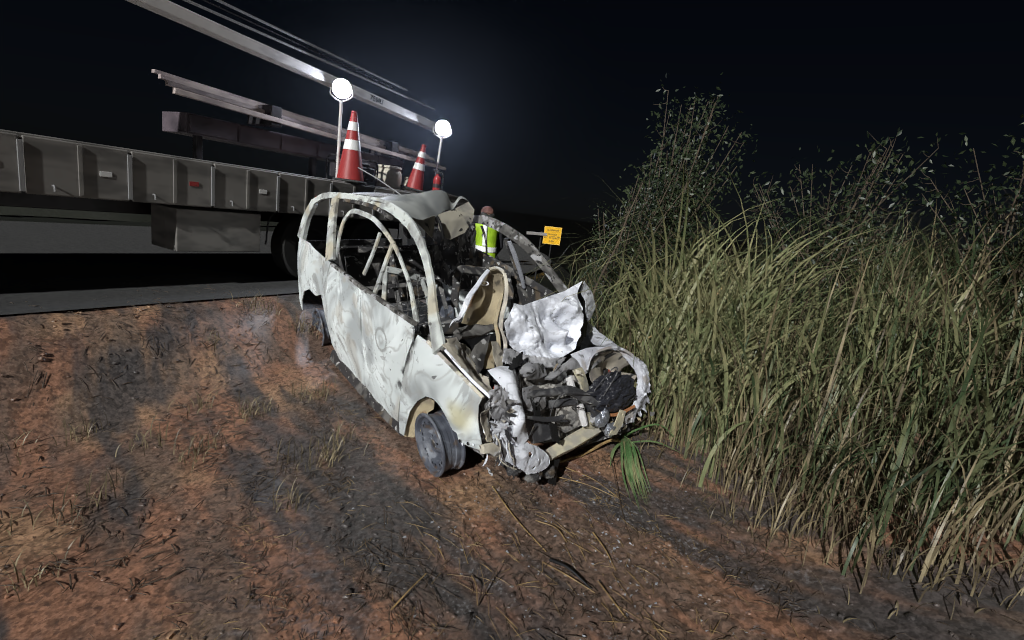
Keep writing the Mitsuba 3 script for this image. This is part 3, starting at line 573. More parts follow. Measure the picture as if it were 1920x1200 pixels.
# left side
part('windscreen_pillar', bar(slim(ex([(-2.6, 0.57, 1.50, 0.09), (-2.1, 0.56, 1.52, 0.10)], *[tuple(q) for q in g['pillar_L']]), 0.74), 0.022, LSIDE, seed=21, corner=0.14), 'm_soot_light', label='blackened far windscreen pillar sweeping down to the bonnet')
part('door_post', bar(slim(g['b_post_L'], 0.8), 0.03, LSIDE, seed=22), 'm_soot')
part('post_trim', bar(g['b_strip_L'], 0.02, LSIDE, seed=23, back=-1.6), 'm_steel_light')
part('belt_rail', bar(slim(g['belt_L'], 0.8), 0.03, LSIDE, seed=24), 'm_soot')
part('quarter_post', bar(g['c_post_L'], 0.03, LSIDE, seed=25), 'm_soot_light')
part('window_bar', bar(g['d_post_L'], 0.015, LSIDE, seed=26), 'm_soot')
part('side_trim', sheet(g['inner_L'], (), 0.006, 0.03, 0.03, 7, ridge=0.012, seed=27, edge=0.006), 'm_soot')
part('door_inner', sheet(g['door_L'], (), 0.008, 0.03, 0.015, 9, seed=28), 'm_soot')
left = [(0.30, 0.80, 0.72), (-0.25, 0.81, 0.80), (-0.62, 0.83, 0.92), (-1.4, 0.82, 1.0), (-2.0, 0.80, 1.12), (-2.7, 0.76, 1.14), (-3.22, 0.70, 1.10), (-3.3, 0.72, 0.5), (-2.9, 0.8, 0.22), (-0.45, 0.82, 0.16), (-0.33, 0.82, 0.35), (0.0, 0.83, 0.60)]
part('left_flank', sheet(left, (), 0.01, 0.05, 0.01, 3, seed=29, view=np.array([0, 9, 1.0])), 'm_ash')
part('quarter_post', bar([(-2.1, 0.76, 1.12, 0.14), (-2.3, 0.66, 1.35, 0.13), (-2.45, 0.57, 1.52, 0.11)], 0.05, LSIDE, seed=30), 'm_soot')
part('tail_post', bar([(-3.22, 0.70, 1.08, 0.16), (-3.10, 0.62, 1.33, 0.13), (-2.95, 0.55, 1.50, 0.10)], 0.06, LSIDE, seed=31), 'm_soot')
part('tailgate', sheet([(-3.29, -0.68, 1.05), (-3.32, -0.70, 0.5), (-3.26, -0.66, 0.25), (-3.26, 0.66, 0.25), (-3.32, 0.70, 0.5), (-3.29, 0.66, 1.02)], (), 0.01, 0.06, 0.02, 5, seed=32), 'm_soot')
# floor, firewall, seats
part('floor', sheet([(-0.1, -0.74, 0.18), (-3.2, -0.7, 0.24), (-3.2, 0.7, 0.24), (-0.1, 0.74, 0.18)], (), 0.01, 0.06, 0.03, 6, seed=33), 'm_soot')
part('firewall', sheet([(-0.22, -0.72, 0.2), (-0.22, 0.74, 0.2), (-0.16, 0.72, 0.85), (-0.12, 0.2, 0.90), (-0.12, -0.3, 0.92), (-0.16, -0.70, 0.92)], (), 0.006, 0.05, 0.03, 8, seed=34), 'm_char')
part('dashboard_beam', bar([(-0.38, -0.68, 0.93, 0.08), (-0.42, 0, 0.86, 0.09), (-0.38, 0.72, 0.86, 0.08)], 0.08, VIEW, seed=35), 'm_soot')
def seat(pts_post, dx, mat, y0, y1, ztop, wires):
    k = part('seat_frame', cat(pts_post), mat)
    for w_ in wires:
        put(f'{k}__wire', tube(w_, 0.0035, sides=5, world=True), 'm_soot_light')
    return k
X = -1.15
wz = [[(X + .03, -0.66, z), (X + .05, -0.48, z - .012), (X + .03, -0.24, z + .01)] for z in (0.72, 0.80, 0.88, 0.96)] + [[(X + .03, y, 0.62), (X + .04, y + .01, 0.9), (X + .03, y, 1.16)] for y in (-0.58, -0.48, -0.38)]
seat([bar(g['seat_R'], 0.04, VIEW), bar(g['seat_Rt'], 0.04, VIEW), bar([(X, -0.32, 1.12), (X + 0.02, -0.26, 0.9), (X + 0.06, -0.25, 0.5)], 0.04, VIEW, width=0.04), bar([(X + 0.05, -0.70, 0.60), (X + .05, -0.2, 0.60)], 0.05, VIEW, width=0.07)], 0, 'm_pillar', 0, 0, 0, wz)
wz = [[(-1.18, 0.08, z), (-1.17, 0.3, z - .01), (-1.18, 0.5, z)] for z in (0.75, 0.86, 0.97)] + [[(-1.18, y, 0.6), (-1.17, y, 1.05)] for y in (0.2, 0.32)]
seat([bar(g['seat_L'], 0.05, VIEW), bar([(-1.2, 0.45, 1.08), (-1.18, 0.52, 0.8), (-1.15, 0.5, 0.5)], 0.05, VIEW, width=0.06)], 0, 'm_soot', 0, 0, 0, wz)
part('rear_seat_frame', cat([bar([(-2.1, y, 0.45), (-2.25, y, 0.8), (-2.3, y, 1.15)], 0.04, VIEW, width=0.05) for y in (-0.6, -0.05, 0.5)] + [bar([(-2.3, -0.62, 1.15), (-2.32, 0.5, 1.13)], 0.04, VIEW, width=0.06), bar([(-2.2, -0.62, 0.75), (-2.2, 0.5, 0.75)], 0.04, VIEW, width=0.05)]), 'm_soot')
part('rear_seat_panel', sheet([(-2.33, -0.6, 0.5), (-2.33, 0.5, 0.5), (-2.36, 0.5, 1.1), (-2.36, -0.6, 1.12)], (), 0.005, 0.04, 0.02, 8, seed=36), 'm_soot')

# front: bonnet
part('bonnet', sheet(g['hood'], g['hood_in'], 0.004, 0.009, 0.022, 8, ridge=0.016, seed=41, crease=0.03), 'm_white', label='crumpled white bonnet standing upright')
part('bonnet_flap', sheet(g['hood_flap'], (), 0.004, 0.010, 0.006, 9, seed=42, crease=0.01), 'm_white')
hc = np.array(g['tent_slot'][0])
part('bonnet_lining', sheet(g['hood_gap'], (), 0.004, 0.014, 0.004, 9, seed=83), 'm_char')
part('bonnet_fold', sheet(g['tent'], [(q[0] + 0.07, q[1] - 0.055, q[2] + 0.055) for q in g['tent_in']], 0.004, 0.013, 0.006, 9, seed=43), 'm_tan', label='tan underside of the bonnet folded up like a tent')
part('bonnet_edge', sheet(g['tent_rimL'], (), 0.006, 0.012, 0.003, 9, seed=44), 'm_white')
part('bonnet_edge', bar(g['tent_rimR'], 0.02, VIEW, seed=45), 'm_light_tan')
part('bonnet_edge', bar(g['tent_rimR2'], 0.03, VIEW, seed=46), 'm_tan')
ring = trimesh.creation.torus(0.024, 0.005, major_sections=24, minor_sections=8)
rv_ = np.array(ring.vertices) * [1.25, 0.6, 1]
fr_ = np.stack([np.array([0.6, 0.78, -0.1]), np.array([-0.45, 0.42, 0.79]), np.array([0.66, -0.42, 0.6])], 1)
part('bonnet_slot', trimesh.Trimesh(to_world(rv_ @ fr_.T + hc), ring.faces, process=False), 'm_tube')
part('bonnet_torn_strip', sheet(g['tent_low1'], (), 0.004, 0.012, 0.010, 14, seed=47), 'm_light_tan')
part('bonnet_torn_strip', sheet(g['tent_low2'], (), 0.004, 0.012, 0.010, 14, seed=48), 'm_soot')
part('bonnet_torn_strip', sheet(g['tent_low3'], (), 0.004, 0.014, 0.012, 14, seed=49), 'm_tan')
part('cowl', bar(g['cowl'], 0.05, VIEW, amp=0.01, seed=50), 'm_soot_light')
part('strut_tower', sheet(g['apron_R'], g['apron_in'], 0.004, 0.014, 0.016, 10, ridge=0.01, seed=51, crease=0.012, edge=0.003), 'm_light_tan')
part('strut_tower', sheet(g['corner_R'], (), 0.004, 0.014, 0.01, 10, seed=52), 'm_light_tan')
part('wing_rail', bar(g['railR1'], 0.02, VIEW, amp=0.001, seed=53), 'm_light_tan')
part('wing_rail', bar(g['railR2'], 0.02, VIEW, amp=0.002, seed=54), 'm_white')
part('chassis_rail', sheet(g['rail'], g['rail_in'], 0.006, 0.014, 0.008, 9, seed=55, crease=0.012), 'm_white', label='buckled white chassis rail beside the radiator')
part('crumpled_mount', sheet(g['crumple_R'], (), 0.005, 0.009, 0.010, 16, ridge=0.008, seed=56, edge=0.008, crease=0.03), 'm_crush')
part('crumpled_mount', sheet(g['crumple_R2'], (), 0.005, 0.009, 0.008, 16, ridge=0.006, seed=57, edge=0.006, crease=0.02), 'm_white')
part('lamp_bracket', sheet(g['lamp_bracket_R'], (), 0.005, 0.011, 0.012, 12, seed=58, edge=0.003), 'm_light_tan')
def hole_frame(bound):
    B = np.array([q[:3] for q in bound]); c = B.mean(0)
    _, _, vt = np.linalg.svd(B - c); n = vt[2]
    n = -n if n @ (VIEW - c) < 0 else n
    return c, vt[0], np.cross(n, vt[0])
def holes_at(bound, pts, radii):
    c, ex_, ey_ = hole_frame(bound)
    return [[((np.array(p) - c) @ ex_ + r * math.cos(a), (np.array(p) - c) @ ey_ + r * 0.75 * math.sin(a)) for a in np.linspace(0, 2 * np.pi, 11)[:-1]] for p, r in zip(pts, radii)]
part('bumper_bracket', sheet(g['bumper'], g['bumper_in'], 0.008, 0.012, 0.006, 12, seed=59, edge=0.003, crease=0.012, holes=holes_at(g['bumper'], g['bumper_holes'], [0.026, 0.012, 0.011, 0.011, 0.014])), 'm_white', label='white perforated bumper bracket hanging over the ground')
part('bumper_rest', cat([lump(p, r, 0.35, 10, s) for p, r, s in zip(g['bumper_low'], [(0.04, 0.05, 0.035), (0.035, 0.06, 0.04), (0.035, 0.045, 0.045)], (1, 2, 3))]), 'm_soot')
part('lamp_tube', bar(g['lamp_tube_R'], 0.05, VIEW, amp=0.012, seed=60), 'm_light_tan')
# radiator and its frame
part('radiator', sheet(g['radiator'], (), 0.02, 0.016, 0.006, 18, seed=61), 'm_fins', label='sooty radiator with crushed fins')
part('radiator_core', sheet(g['rad_low'], (), 0.012, 0.014, 0.005, 18, seed=84), 'm_fins')
part('radiator_plate', sheet(g['shade_plate'], (), 0.006, 0.012, 0.004, 12, seed=85, crease=0.006), 'm_soot_grey')
part('radiator_bracket', sheet(g['rad_bracket'], g['rad_bracket_in'], 0.006, 0.012, 0.003, 12, seed=62, crease=0.008), 'm_soot_grey')
part('front_rail', sheet(g['top_rail'], g['top_rail_in'], 0.02, 0.012, 0.012, 12, seed=63, edge=0.003), 'm_soot_grey')
part('scuttle_rubble', sheet(g['rubble'], (), 0.01, 0.009, 0.008, 18, ridge=0.006, seed=64, edge=0.004, crease=0.014), 'm_crush')
part('radiator_tank', bar(g['tube_a'], 0.045, VIEW, corner=0.5, amp=0.001), 'm_tube', label='bare white tube at the side of the radiator')
part('radiator_tank', bar(g['tube_b'], 0.045, VIEW, corner=0.5, amp=0.001), 'm_tube')
part('side_plate', sheet(g['side_plate'], (), 0.012, 0.014, 0.006, 12, seed=65), 'm_cream')
part('cross_member', bar(g['beam'], 0.07, np.array([0.6, -0.2, 0.8]), amp=0.004, corner=0.12, seed=66), 'm_cream', label='cream coloured lower cross member under the radiator')
part('radiator_foot', sheet(g['rad_foot'], (), 0.02, 0.014, 0.006, 12, seed=67), 'm_cream')
part('air_duct', bar([(q[0], q[1], q[2] + 0.01, q[3] * 0.78) for q in g['duct']], 0.05, VIEW, corner=0.5, amp=0.014, freq=12, seed=68), 'm_duct', label='black sagging plastic duct across the radiator')
part('air_duct', bar(g['duct_b'], 0.04, VIEW, corner=0.4, amp=0.005, seed=69), 'm_duct')
part('melted_box', sheet(g['box'], (), 0.06, 0.014, 0.008, 12, seed=70), 'm_duct')
for k_, s_ in (('char_a', 71), ('char_b', 72), ('char_c', 73), ('char_d', 74)):
    part('charred_flap', sheet(g[k_], (), 0.008, 0.012, 0.006, 16, seed=s_, edge=0.004), 'm_char')
part('broken_pipe', cat([bar(g['pipe'], 0.02, VIEW, corner=0.5, amp=0.002), bar(g['pipe_t1'], 0.012, VIEW, amp=0.003), bar(g['pipe_t2'], 0.012, VIEW, amp=0.003)]), 'm_duct')
L = np.array(g['lump'])
part('melted_headlamp', lump(L[0] + [-0.03, 0, 0], (0.10, 0.215, 0.145), 0.35, 16, 5, sub=5), 'm_melt', label='black molten headlamp in the corner of the front')
part('copper_strip', bar(g['copper'], 0.01, VIEW), 'm_copper')
part('headlamp_bowl', sheet(g['bowl'], g['bowl_in'], 0.004, 0.016, 0.008, 10, seed=75), 'm_bowl', label='rusty tan headlamp bowl')
part('headlamp_rim', bar(slim(g['bowl_rim'], 0.6), 0.02, VIEW, amp=0.006, seed=76), 'm_ashgrey')
part('far_wing', sheet(g['wing_L_top'], g['wing_L_in'], 0.005, 0.014, 0.006, 9, seed=77, crease=0.012), 'm_ashgrey')
part('far_wing', sheet(g['wing_L_front'], g['wing_L_front_in'], 0.005, 0.010, 0.008, 12, seed=78, edge=0.004, crease=0.02), 'm_ashgrey', label='frayed corner of the far front wing')
part('wing_apron', sheet(g['apron_L'], (), 0.005, 0.013, 0.008, 12, seed=79), 'm_ashgrey')
part('tow_bracket', sheet(g['bracket_L'], (), 0.006, 0.010, 0.003, 12, seed=80, holes=holes_at(g['bracket_L'], g['bracket_L_hole'], [0.011])), 'm_cream')
part('chrome_scrap', cat([lump(p, r, 0.4, 8, s) for p, r, s in zip(g['shiny'], [(0.03, 0.045, 0.05), (0.03, 0.04, 0.05), (0.03, 0.05, 0.05)], (1, 2, 3))]), 'm_silver')
part('red_wire', sheet(g['red_bit'], (), 0.004, 0.012, 0.004, 12, seed=81), 'm_red')
part('red_wire', sheet(g['red_bit2'], (), 0.004, 0.012, 0.004, 12, seed=82), 'm_red')
part('cable', tube([q[:3] for q in g['wire_a']], 0.004, sides=6, world=True), 'm_light_tan')
for s_ in range(7):
    r_ = np.random.default_rng(s_)
    a = np.array([0.70 + 0.03 * r_.random(), -0.76 + 0.02 * s_, 0.64 - 0.012 * s_])
    part('cable', tube([a, a + [0.03, -0.01, -0.05], a + [0.03, 0.03 * r_.random(), -0.11], a + [0.02, 0.06 * r_.random(), -0.17]], 0.0035, sides=5, world=True), ['m_soot', 'm_white', 'm_light_tan'][s_ % 3])
# torn scraps over the whole front
r_ = np.random.default_rng(90)
for k in range(48):
    if k < 14:
        y_, z_ = r_.uniform(-0.42, 0.22), r_.uniform(0.40, 0.84)
        x_ = 0.41 + (0.82 - z_) * 0.36 + r_.uniform(0.03, 0.09)
        s_ = r_.uniform(0.014, 0.036)
    elif k < 32:
        y_, z_ = r_.uniform(-0.80, -0.58), r_.uniform(0.42, 0.86)
        x_ = 0.66 + r_.uniform(-0.02, 0.07)
        s_ = r_.uniform(0.014, 0.04)
    else:
        y_, z_ = r_.uniform(0.15, 0.75), r_.uniform(0.26, 0.52)
        x_ = 0.60 + r_.uniform(-0.02, 0.07)
        s_ = r_.uniform(0.014, 0.036)
    n_ = VIEW / np.linalg.norm(VIEW) + r_.normal(0, 0.45, 3)
    e1 = np.cross(n_, r_.normal(0, 1, 3)); e1 /= np.linalg.norm(e1); e2 = np.cross(n_, e1); e2 /= np.linalg.norm(e2)
    st_ = r_.uniform(0.6, 1.9)
    bd = [np.array([x_, y_, z_]) + s_ * r_.uniform(0.6, 1.4) * (math.cos(a) * st_ * e1 + math.sin(a) * e2 / st_) for a in np.sort(r_.uniform(0, 2 * np.pi, 7))]
    if Polygon([(b @ e1, b @ e2) for b in bd]).buffer(0).area < 2e-4:
        continue
    part('torn_scrap', sheet([tuple(b) for b in bd], (), 0.003, 0.010, 0.012, 26, ridge=0.008, seed=100 + k, edge=0.003), ['m_soot_grey', 'm_soot', 'm_soot_light', 'm_light_tan', 'm_white', 'm_char', 'm_soot_grey', 'm_tan'][k % 8])
for k in range(6):
    a_ = np.array([0.62 + 0.05 * r_.random(), r_.uniform(-0.7, 0.3), r_.uniform(0.4, 0.8)])
    d_ = r_.normal(0, 0.09, (3, 3)) * [0.3, 1, 0.8]
    part('cable', tube([a_, a_ + d_[0], a_ + d_[0] + d_[1], a_ + d_[0] + d_[1] + d_[2]], 0.004, n=14, sides=5, world=True), ['m_soot', 'm_duct', 'm_char'][k % 3])
# engine bay behind it all
for p, r, s in [((0.12, 0.0, 0.52), (0.24, 0.40, 0.26), 1), ((0.15, -0.45, 0.55), (0.2, 0.2, 0.22), 2), ((0.2, 0.5, 0.45), (0.2, 0.2, 0.2), 3)]:
    part('engine_block', lump(p, r, 0.3, 12, s, sub=5), 'm_char')
part('subframe', cat([bar([(0.52, -0.5, 0.22), (0.48, 0.0, 0.20), (0.52, 0.62, 0.22)], 0.06, VIEW, width=0.07, amp=0.006), bar([(-0.3, -0.45, 0.2), (0.5, -0.48, 0.24)], 0.07, VIEW, width=0.07), bar([(-0.3, 0.45, 0.2), (0.5, 0.52, 0.24)], 0.07, VIEW, width=0.07)]), 'm_soot')

# wheels: bare steel rims
def rim(center, lean=0.0, steer=0.0):
    """The rim's parts about the axis +z (pointing outwards), moved to the hub in the car frame, outside towards -y."""
    R = 0.222
    prof = [(0.150, -0.035), (0.186, -0.022), (0.198, 0.004), (R - 0.004, 0.010), (R, 0.004), (R, -0.004), (0.209, -0.012), (0.204, -0.030), (0.201, -0.034), (0.201, -0.060), (0.196, -0.064), (0.196, -0.095), (0.203, -0.100), (0.203, -0.135), (0.208, -0.140), (R - 0.004, -0.146), (R - 0.004, -0.156), (0.200, -0.158), (0.188, -0.125), (0.180, -0.075), (0.150, -0.035)]
    barrel = lathe(prof, 64)
    face = []
    disc = Polygon([(0.176 * math.cos(a), 0.176 * math.sin(a)) for a in np.linspace(0, 2 * np.pi, 65)[:-1]])
    for k in range(24):
        if k % 3 == 2:
            continue
        a = 2 * np.pi * k / 24
        h = shapely.affinity.rotate(shapely.box(0.144, -0.011, 0.160, 0.011).buffer(0.002), math.degrees(a), origin=(0, 0))
        disc = disc.difference(h)
    disc = disc.difference(Point(0, 0).buffer(0.03))
    for k in range(4):
        a = 2 * np.pi * k / 4 + 0.4
        disc = disc.difference(Point(0.052 * math.cos(a), 0.052 * math.sin(a)).buffer(0.008))
    d = trimesh.creation.extrude_polygon(disc, 0.004, engine='earcut')
    d = d.subdivide_to_size(0.016)
    v = np.array(d.vertices)
    rr = np.hypot(v[:, 0], v[:, 1])
    v[:, 2] += -0.018 - 0.040 * sstep(0.150, 0.105, rr) + 0.030 * sstep(0.085, 0.045, rr) - 0.004
    d = trimesh.Trimesh(v, d.faces, process=False)
    hub = lathe([(0.0, -0.03), (0.03, -0.03), (0.034, -0.05), (0.06, -0.07), (0.07, -0.12), (0.0, -0.13)], 24)
    drum = lathe([(0.0, -0.075), (0.155, -0.075), (0.157, -0.08), (0.13, -0.15), (0.0, -0.15)], 32)
    ca, sa, cl, sl = math.cos(steer), math.sin(steer), math.cos(lean), math.sin(lean)
    A = np.array([[ca, -sa, 0], [sa, ca, 0], [0, 0, 1]]) @ np.array([[1, 0, 0], [0, cl, -sl], [0, sl, cl]]) @ np.array([[1, 0, 0], [0, 0, -1], [0, 1, 0]])
    return [trimesh.Trimesh(rigid(np.array(m.vertices) @ A.T, center), m.faces, process=False) for m in (barrel, d, hub, drum)]
def add_wheel(center, lean=0, steer=0, label=None):
    ms = rim(np.array(center), lean, steer)
    k = part('wheel', ms[0], 'm_steel', 30, label)
    put(k + '__disc', ms[1], 'm_steel', 30)
    put(k + '__hub', ms[2], 'm_soot', 30)
    put(k + '__brake_drum', ms[3], 'm_char', 30)
add_wheel((0.06, -0.84, 0.27), 0.03, 0.0, 'bare burnt steel rim without a tyre')
add_wheel((-2.5, -0.82, 0.25))
def flip_wheel(center):
    m = lathe([(0.0, 0), (0.2, 0), (0.222, 0.01), (0.2, 0.07), (0.222, 0.14), (0.0, 0.15)], 32, axis=[0, 1, 0])
    part('far_wheel', trimesh.Trimesh(rigid(m.vertices, center), m.faces, process=False), 'm_steel')
flip_wheel((0.1, 0.62, 0.24))
flip_wheel((-2.5, 0.64, 0.24))

# ------------------------------------------------------------------ things on and beside the road
bsdf('m_paint_white', lambda p, n, uv: mix((0.66, 0.64, 0.63), (0.50, 0.48, 0.48), smoothstep(0.45, 0.7, fbm(p.x * 4, p.y * 4, p.z * 9))), 0.4)
bsdf('m_paint_grey', lambda p, n, uv: mix((0.20, 0.19, 0.18), (0.12, 0.115, 0.11), smoothstep(0.4, 0.7, fbm(p.x * 3, p.y * 3, p.z * 8))), 0.5)
bsdf('m_paint_dark', lambda p, n, uv: mix((0.040, 0.036, 0.042), (0.022, 0.021, 0.024), smoothstep(0.4, 0.7, fbm(p.x * 5, p.y * 5, p.z * 5))), 0.45)
bsdf('m_rail', lambda p, n, uv: mix((0.46, 0.39, 0.37), (0.30, 0.25, 0.25), smoothstep(0.4, 0.7, fbm(p.x * 5, p.y * 5, p.z * 6))), 0.55)
bsdf('m_rubber', (0.02, 0.02, 0.02), 0.7)
bsdf('m_cone_red', (0.30, 0.035, 0.035), 0.45)
bsdf('m_reflect', (0.72, 0.72, 0.72), 0.35)
bsdf('m_drum', lambda p, n, uv: mix((0.62, 0.58, 0.49), (0.50, 0.47, 0.40), smoothstep(0.4, 0.7, fbm(p.x * 9, p.y * 9, p.z * 9))), 0.65, spec=0.2)
bsdf('m_ink', (0.03, 0.03, 0.03), 0.6)
bsdf('m_ext_red', (0.32, 0.03, 0.03), 0.3, spec=0.6)
bsdf('m_sign', (0.86, 0.47, 0.015), 0.45)
bsdf('m_galv', (0.30, 0.30, 0.31), 0.5, metallic=0.4)
bsdf('m_glass', (0.02, 0.022, 0.025), 0.08, spec=0.7)

T3 = np.array([0.5, 0.866, 0.0]), np.array([-0.866, 0.5, 0.0]), np.array([0, 0, 1.0])
TR = np.stack(T3, 1)
def tw(v):
    """truck frame (u along towards its tail, v away across, z) to world"""
    v = np.asarray(v, float)
    return v @ TR.T + np.array([P0[0], P0[1], 0])
def tm(m):
    return trimesh.Trimesh(tw(np.array(m.vertices)), m.faces, process=False)
def tbox(u0, u1, v0, v1, z0, z1, r=0.012):
    return tm(rbox((u1 - u0, v1 - v0, z1 - z0), ((u0 + u1) / 2, (v0 + v1) / 2, (z0 + z1) / 2), r))
def trod(a, b, r, sides=8):
    return tube([tw(a), tw(b)], r, n=8, sides=sides)
def tbeam(a, b, w, h):
    a, b = tw(a), tw(b)
    return bar([tuple(a), tuple(b)], h, (0, 0, 1), n=24, width=w, amp=0.004, freq=3, world=False, corner=0.12)

TK = 'crane_truck'
tag(TK, 'flatbed truck with white crane boom parked on the road behind the car', 'truck')
def tp(name, mesh, mat, smooth=30, label=None):
    return put(f'{TK}__{name}', mesh, mat, smooth, label)
DECK = 1.76
tp('deck', tbox(-8.4, 0.62, 0.0, 2.3, DECK - 0.10, DECK), 'm_paint_grey')
for k in range(11):
    u0 = -8.4 + k * 0.82
    tp('side_board', tbox(u0 + 0.012, u0 + 0.808, -0.035, 0.0, DECK - 0.52, DECK - 0.02), 'm_paint_grey')
    tp('board_latch', tbox(u0 + 0.79, u0 + 0.83, -0.052, -0.038, DECK - 0.5, DECK - 0.06, 0.004), 'm_galv')
    tp('board_rib', tbox(u0 + 0.39, u0 + 0.43, -0.05, -0.037, DECK - 0.5, DECK - 0.04, 0.005), 'm_paint_grey')
    tp('rope_hook', tube([tw((u0 + 0.2, -0.03, DECK - 0.43)), tw((u0 + 0.2, -0.075, DECK - 0.43)), tw((u0 + 0.2, -0.08, DECK - 0.48))], 0.008, n=8, sides=6), 'm_galv')
    tp('reflector', tbox(u0 + 0.56, u0 + 0.66, -0.041, -0.0365, DECK - 0.30, DECK - 0.25, 0.002), 'm_ext_red' if k % 2 else 'm_reflect')
for v0 in (0.75, 1.35):
    tp('chassis_beam', tbox(-8.6, 0.4, v0, v0 + 0.14, 1.05, 1.28), 'm_paint_dark')
tp('tail_board', tbox(0.625, 0.66, 0.0, 2.3, DECK - 0.5, DECK), 'm_paint_grey')
def truck_wheel(u, v0):
    prof = [(0.10, 0.0), (0.25, 0.02), (0.27, 0.0), (0.44, 0.0), (0.475, 0.03), (0.48, 0.12), (0.475, 0.25), (0.44, 0.28), (0.1, 0.28)]
    c = tw((u, v0, 0.78))
    k = tp('wheel', lathe(prof, 40, c, axis=T3[1]), 'm_rubber')
    put(f'{k}__rim', lathe([(0.0, 0.05), (0.12, 0.045), (0.13, 0.07), (0.2, 0.075), (0.25, 0.03), (0.262, 0.028)], 32, c, axis=T3[1]), 'm_paint_grey', 30)
for u_ in (-0.9, -2.05):
    truck_wheel(u_, 0.05)
tp('mudguard', tm(bar([(-2.7, 0.15, 0.8), (-2.6, 0.15, 1.2), (-2.05, 0.15, 1.32), (-0.9, 0.15, 1.32), (-0.3, 0.15, 1.2), (-0.25, 0.15, 0.8)], 0.012, (0, -1, 0), width=0.02, world=False)), 'm_paint_dark')
for u_ in (-3.3,):
    tp('tool_locker', tbox(u_ - 0.55, u_ + 0.45, 0.02, 0.6, 0.72, 1.2), 'm_paint_grey')
# crane boom, its struts and rods
tp('crane_column', tbox(-8.1, -7.7, 0.3, 0.7, DECK, 3.6, 0.03), 'm_paint_white')
tp('boom', tbeam((-8.0, 0.5, 3.593), (0.95, 0.5, 2.98), 0.2, 0.13), 'm_paint_white', label='white crane boom with dark lettering')
A, B = tw((-1.11, 0.39, 3.08)), tw((-0.46, 0.39, 3.035))
txt = meshkit.text_mesh('7EMU', 0.072, 0.003, True)
dx = (B - A) / np.linalg.norm(B - A)
tv = np.array(txt.vertices)
nrm = np.cross(dx, [0, 0, 1.0])
upv = np.cross(nrm, dx)
L0 = tw((-0.86, 0.5, 0)) + np.array([0, 0, 3.36 - 0.38 * (3.74 / 5.55) - 0.034])
put(f'{TK}__boom__lettering', trimesh.Trimesh(L0 + nrm * 0.1015 + (tv[:, :1] * dx + tv[:, 1:2] * upv) + tv[:, 2:] * nrm, txt.faces, process=False), 'm_ink', False)
tp('boom_ram', trod((-7.9, 0.5, 3.84), (0.05, 0.5, 3.43), 0.016), 'm_galv')
tp('boom_ram', trod((-7.9, 0.5, 3.64), (0.8, 0.5, 3.29), 0.016), 'm_galv')
tp('boom_hose', trod((-4.0, 0.52, 3.58), (-0.25, 0.52, 3.39), 0.01), 'm_paint_dark')
tp('boom_end', tbox(0.93, 1.06, 0.38, 0.62, 2.88, 3.10), 'm_paint_dark')
# load of long rails on a dark locker
for k, (v_, dz, c_) in enumerate([(0.58, -0.01, 0.06), (0.74, 0.075, 0.05), (0.9, 0.15, 0.05), (1.05, 0.21, 0.04)]):
    tp('load_rail', tbeam((-3.6, v_, 2.50 + dz), (1.35, v_, 2.31 + dz), 0.07, c_), 'm_rail')
tp('rail_clamp', tbox(-0.14, 0.02, 0.56, 1.12, 2.28, 2.56), 'm_paint_dark')
tp('rail_clamp', tbox(-2.4, -2.24, 0.56, 1.12, 2.36, 2.62), 'm_paint_dark')
bsdf('m_locker', lambda p, n, uv: mix((0.105, 0.085, 0.10), (0.06, 0.05, 0.06), smoothstep(0.4, 0.7, fbm(p.x * 3, p.y * 3, p.z * 3))), 0.5)
tp('locker', tbox(-3.4, 0.35, 0.72, 1.3, 2.06, 2.30, 0.01), 'm_locker')
for k in range(6):
    tp('locker_door', tbox(-3.36 + k * 0.615, -2.78 + k * 0.615, 0.708, 0.722, 2.08, 2.28, 0.004), 'm_locker')
for u_ in (-3.2, -1.5, 0.2):
    tp('rack_post', tbox(u_ - 0.04, u_ + 0.04, 0.8, 0.9, DECK, 2.07), 'm_paint_dark')

# generator on the deck
GK = 'generator'
tag(GK, 'dark portable generator standing on the truck deck left of the white drums', 'generator')
put(GK + '__housing', tbox(-1.35, -0.80, 0.22, 0.66, DECK + 0.05, DECK + 0.27, 0.03), 'm_paint_dark')
put(GK + '__panel', tbox(-1.25, -0.98, 0.19, 0.215, DECK + 0.11, DECK + 0.22, 0.006), 'm_duct')
put(GK + '__tank', tbox(-1.3, -0.85, 0.28, 0.60, DECK + 0.272, DECK + 0.34, 0.03), 'm_duct')
for u_ in (-1.36, -0.79):
    put(GK + '__frame', tube([tw((u_, 0.2, DECK)), tw((u_, 0.2, DECK + 0.34)), tw((u_, 0.45, DECK + 0.38)), tw((u_, 0.68, DECK + 0.34)), tw((u_, 0.68, DECK))], 0.013, n=24), 'm_paint_dark')
put(GK + '__switch', tbox(-1.12, -1.02, 0.178, 0.192, DECK + 0.185, DECK + 0.2, 0.003), 'm_galv')

# drums
def drum(u, v, h, r, label):
    k = put('plastic_drum', lathe([(0, 0), (r * 0.9, 0), (r * 0.94, 0.02), (r, h * 0.15), (r, h * 0.68), (r * 0.86, h * 0.84), (r * 0.86, h * 0.90), (0, h * 0.90)], 40, tw((u, v, DECK))), 'm_drum', 30, label, 'drum')
    put(k + '__lid', lathe([(0, h * 0.90), (r * 0.90, h * 0.90), (r * 0.93, h * 0.92), (r * 0.93, h * 0.98), (r * 0.88, h), (r * 0.8, h), (r * 0.78, h * 0.975), (0, h * 0.97)], 40, tw((u, v, DECK))), 'm_drum', 30)
    put(k + '__lid_band', lathe([(r * 0.932, h * 0.89), (r * 0.96, h * 0.90), (r * 0.96, h * 0.93), (r * 0.932, h * 0.94)], 40, tw((u, v, DECK))), 'm_drum', 30)
drum(-0.30, 0.42, 0.37, 0.215, 'white plastic drum with a screw lid left of the leading traffic cone')
drum(0.52, 0.62, 0.26, 0.19, 'low cream drum half hidden behind the traffic cone')

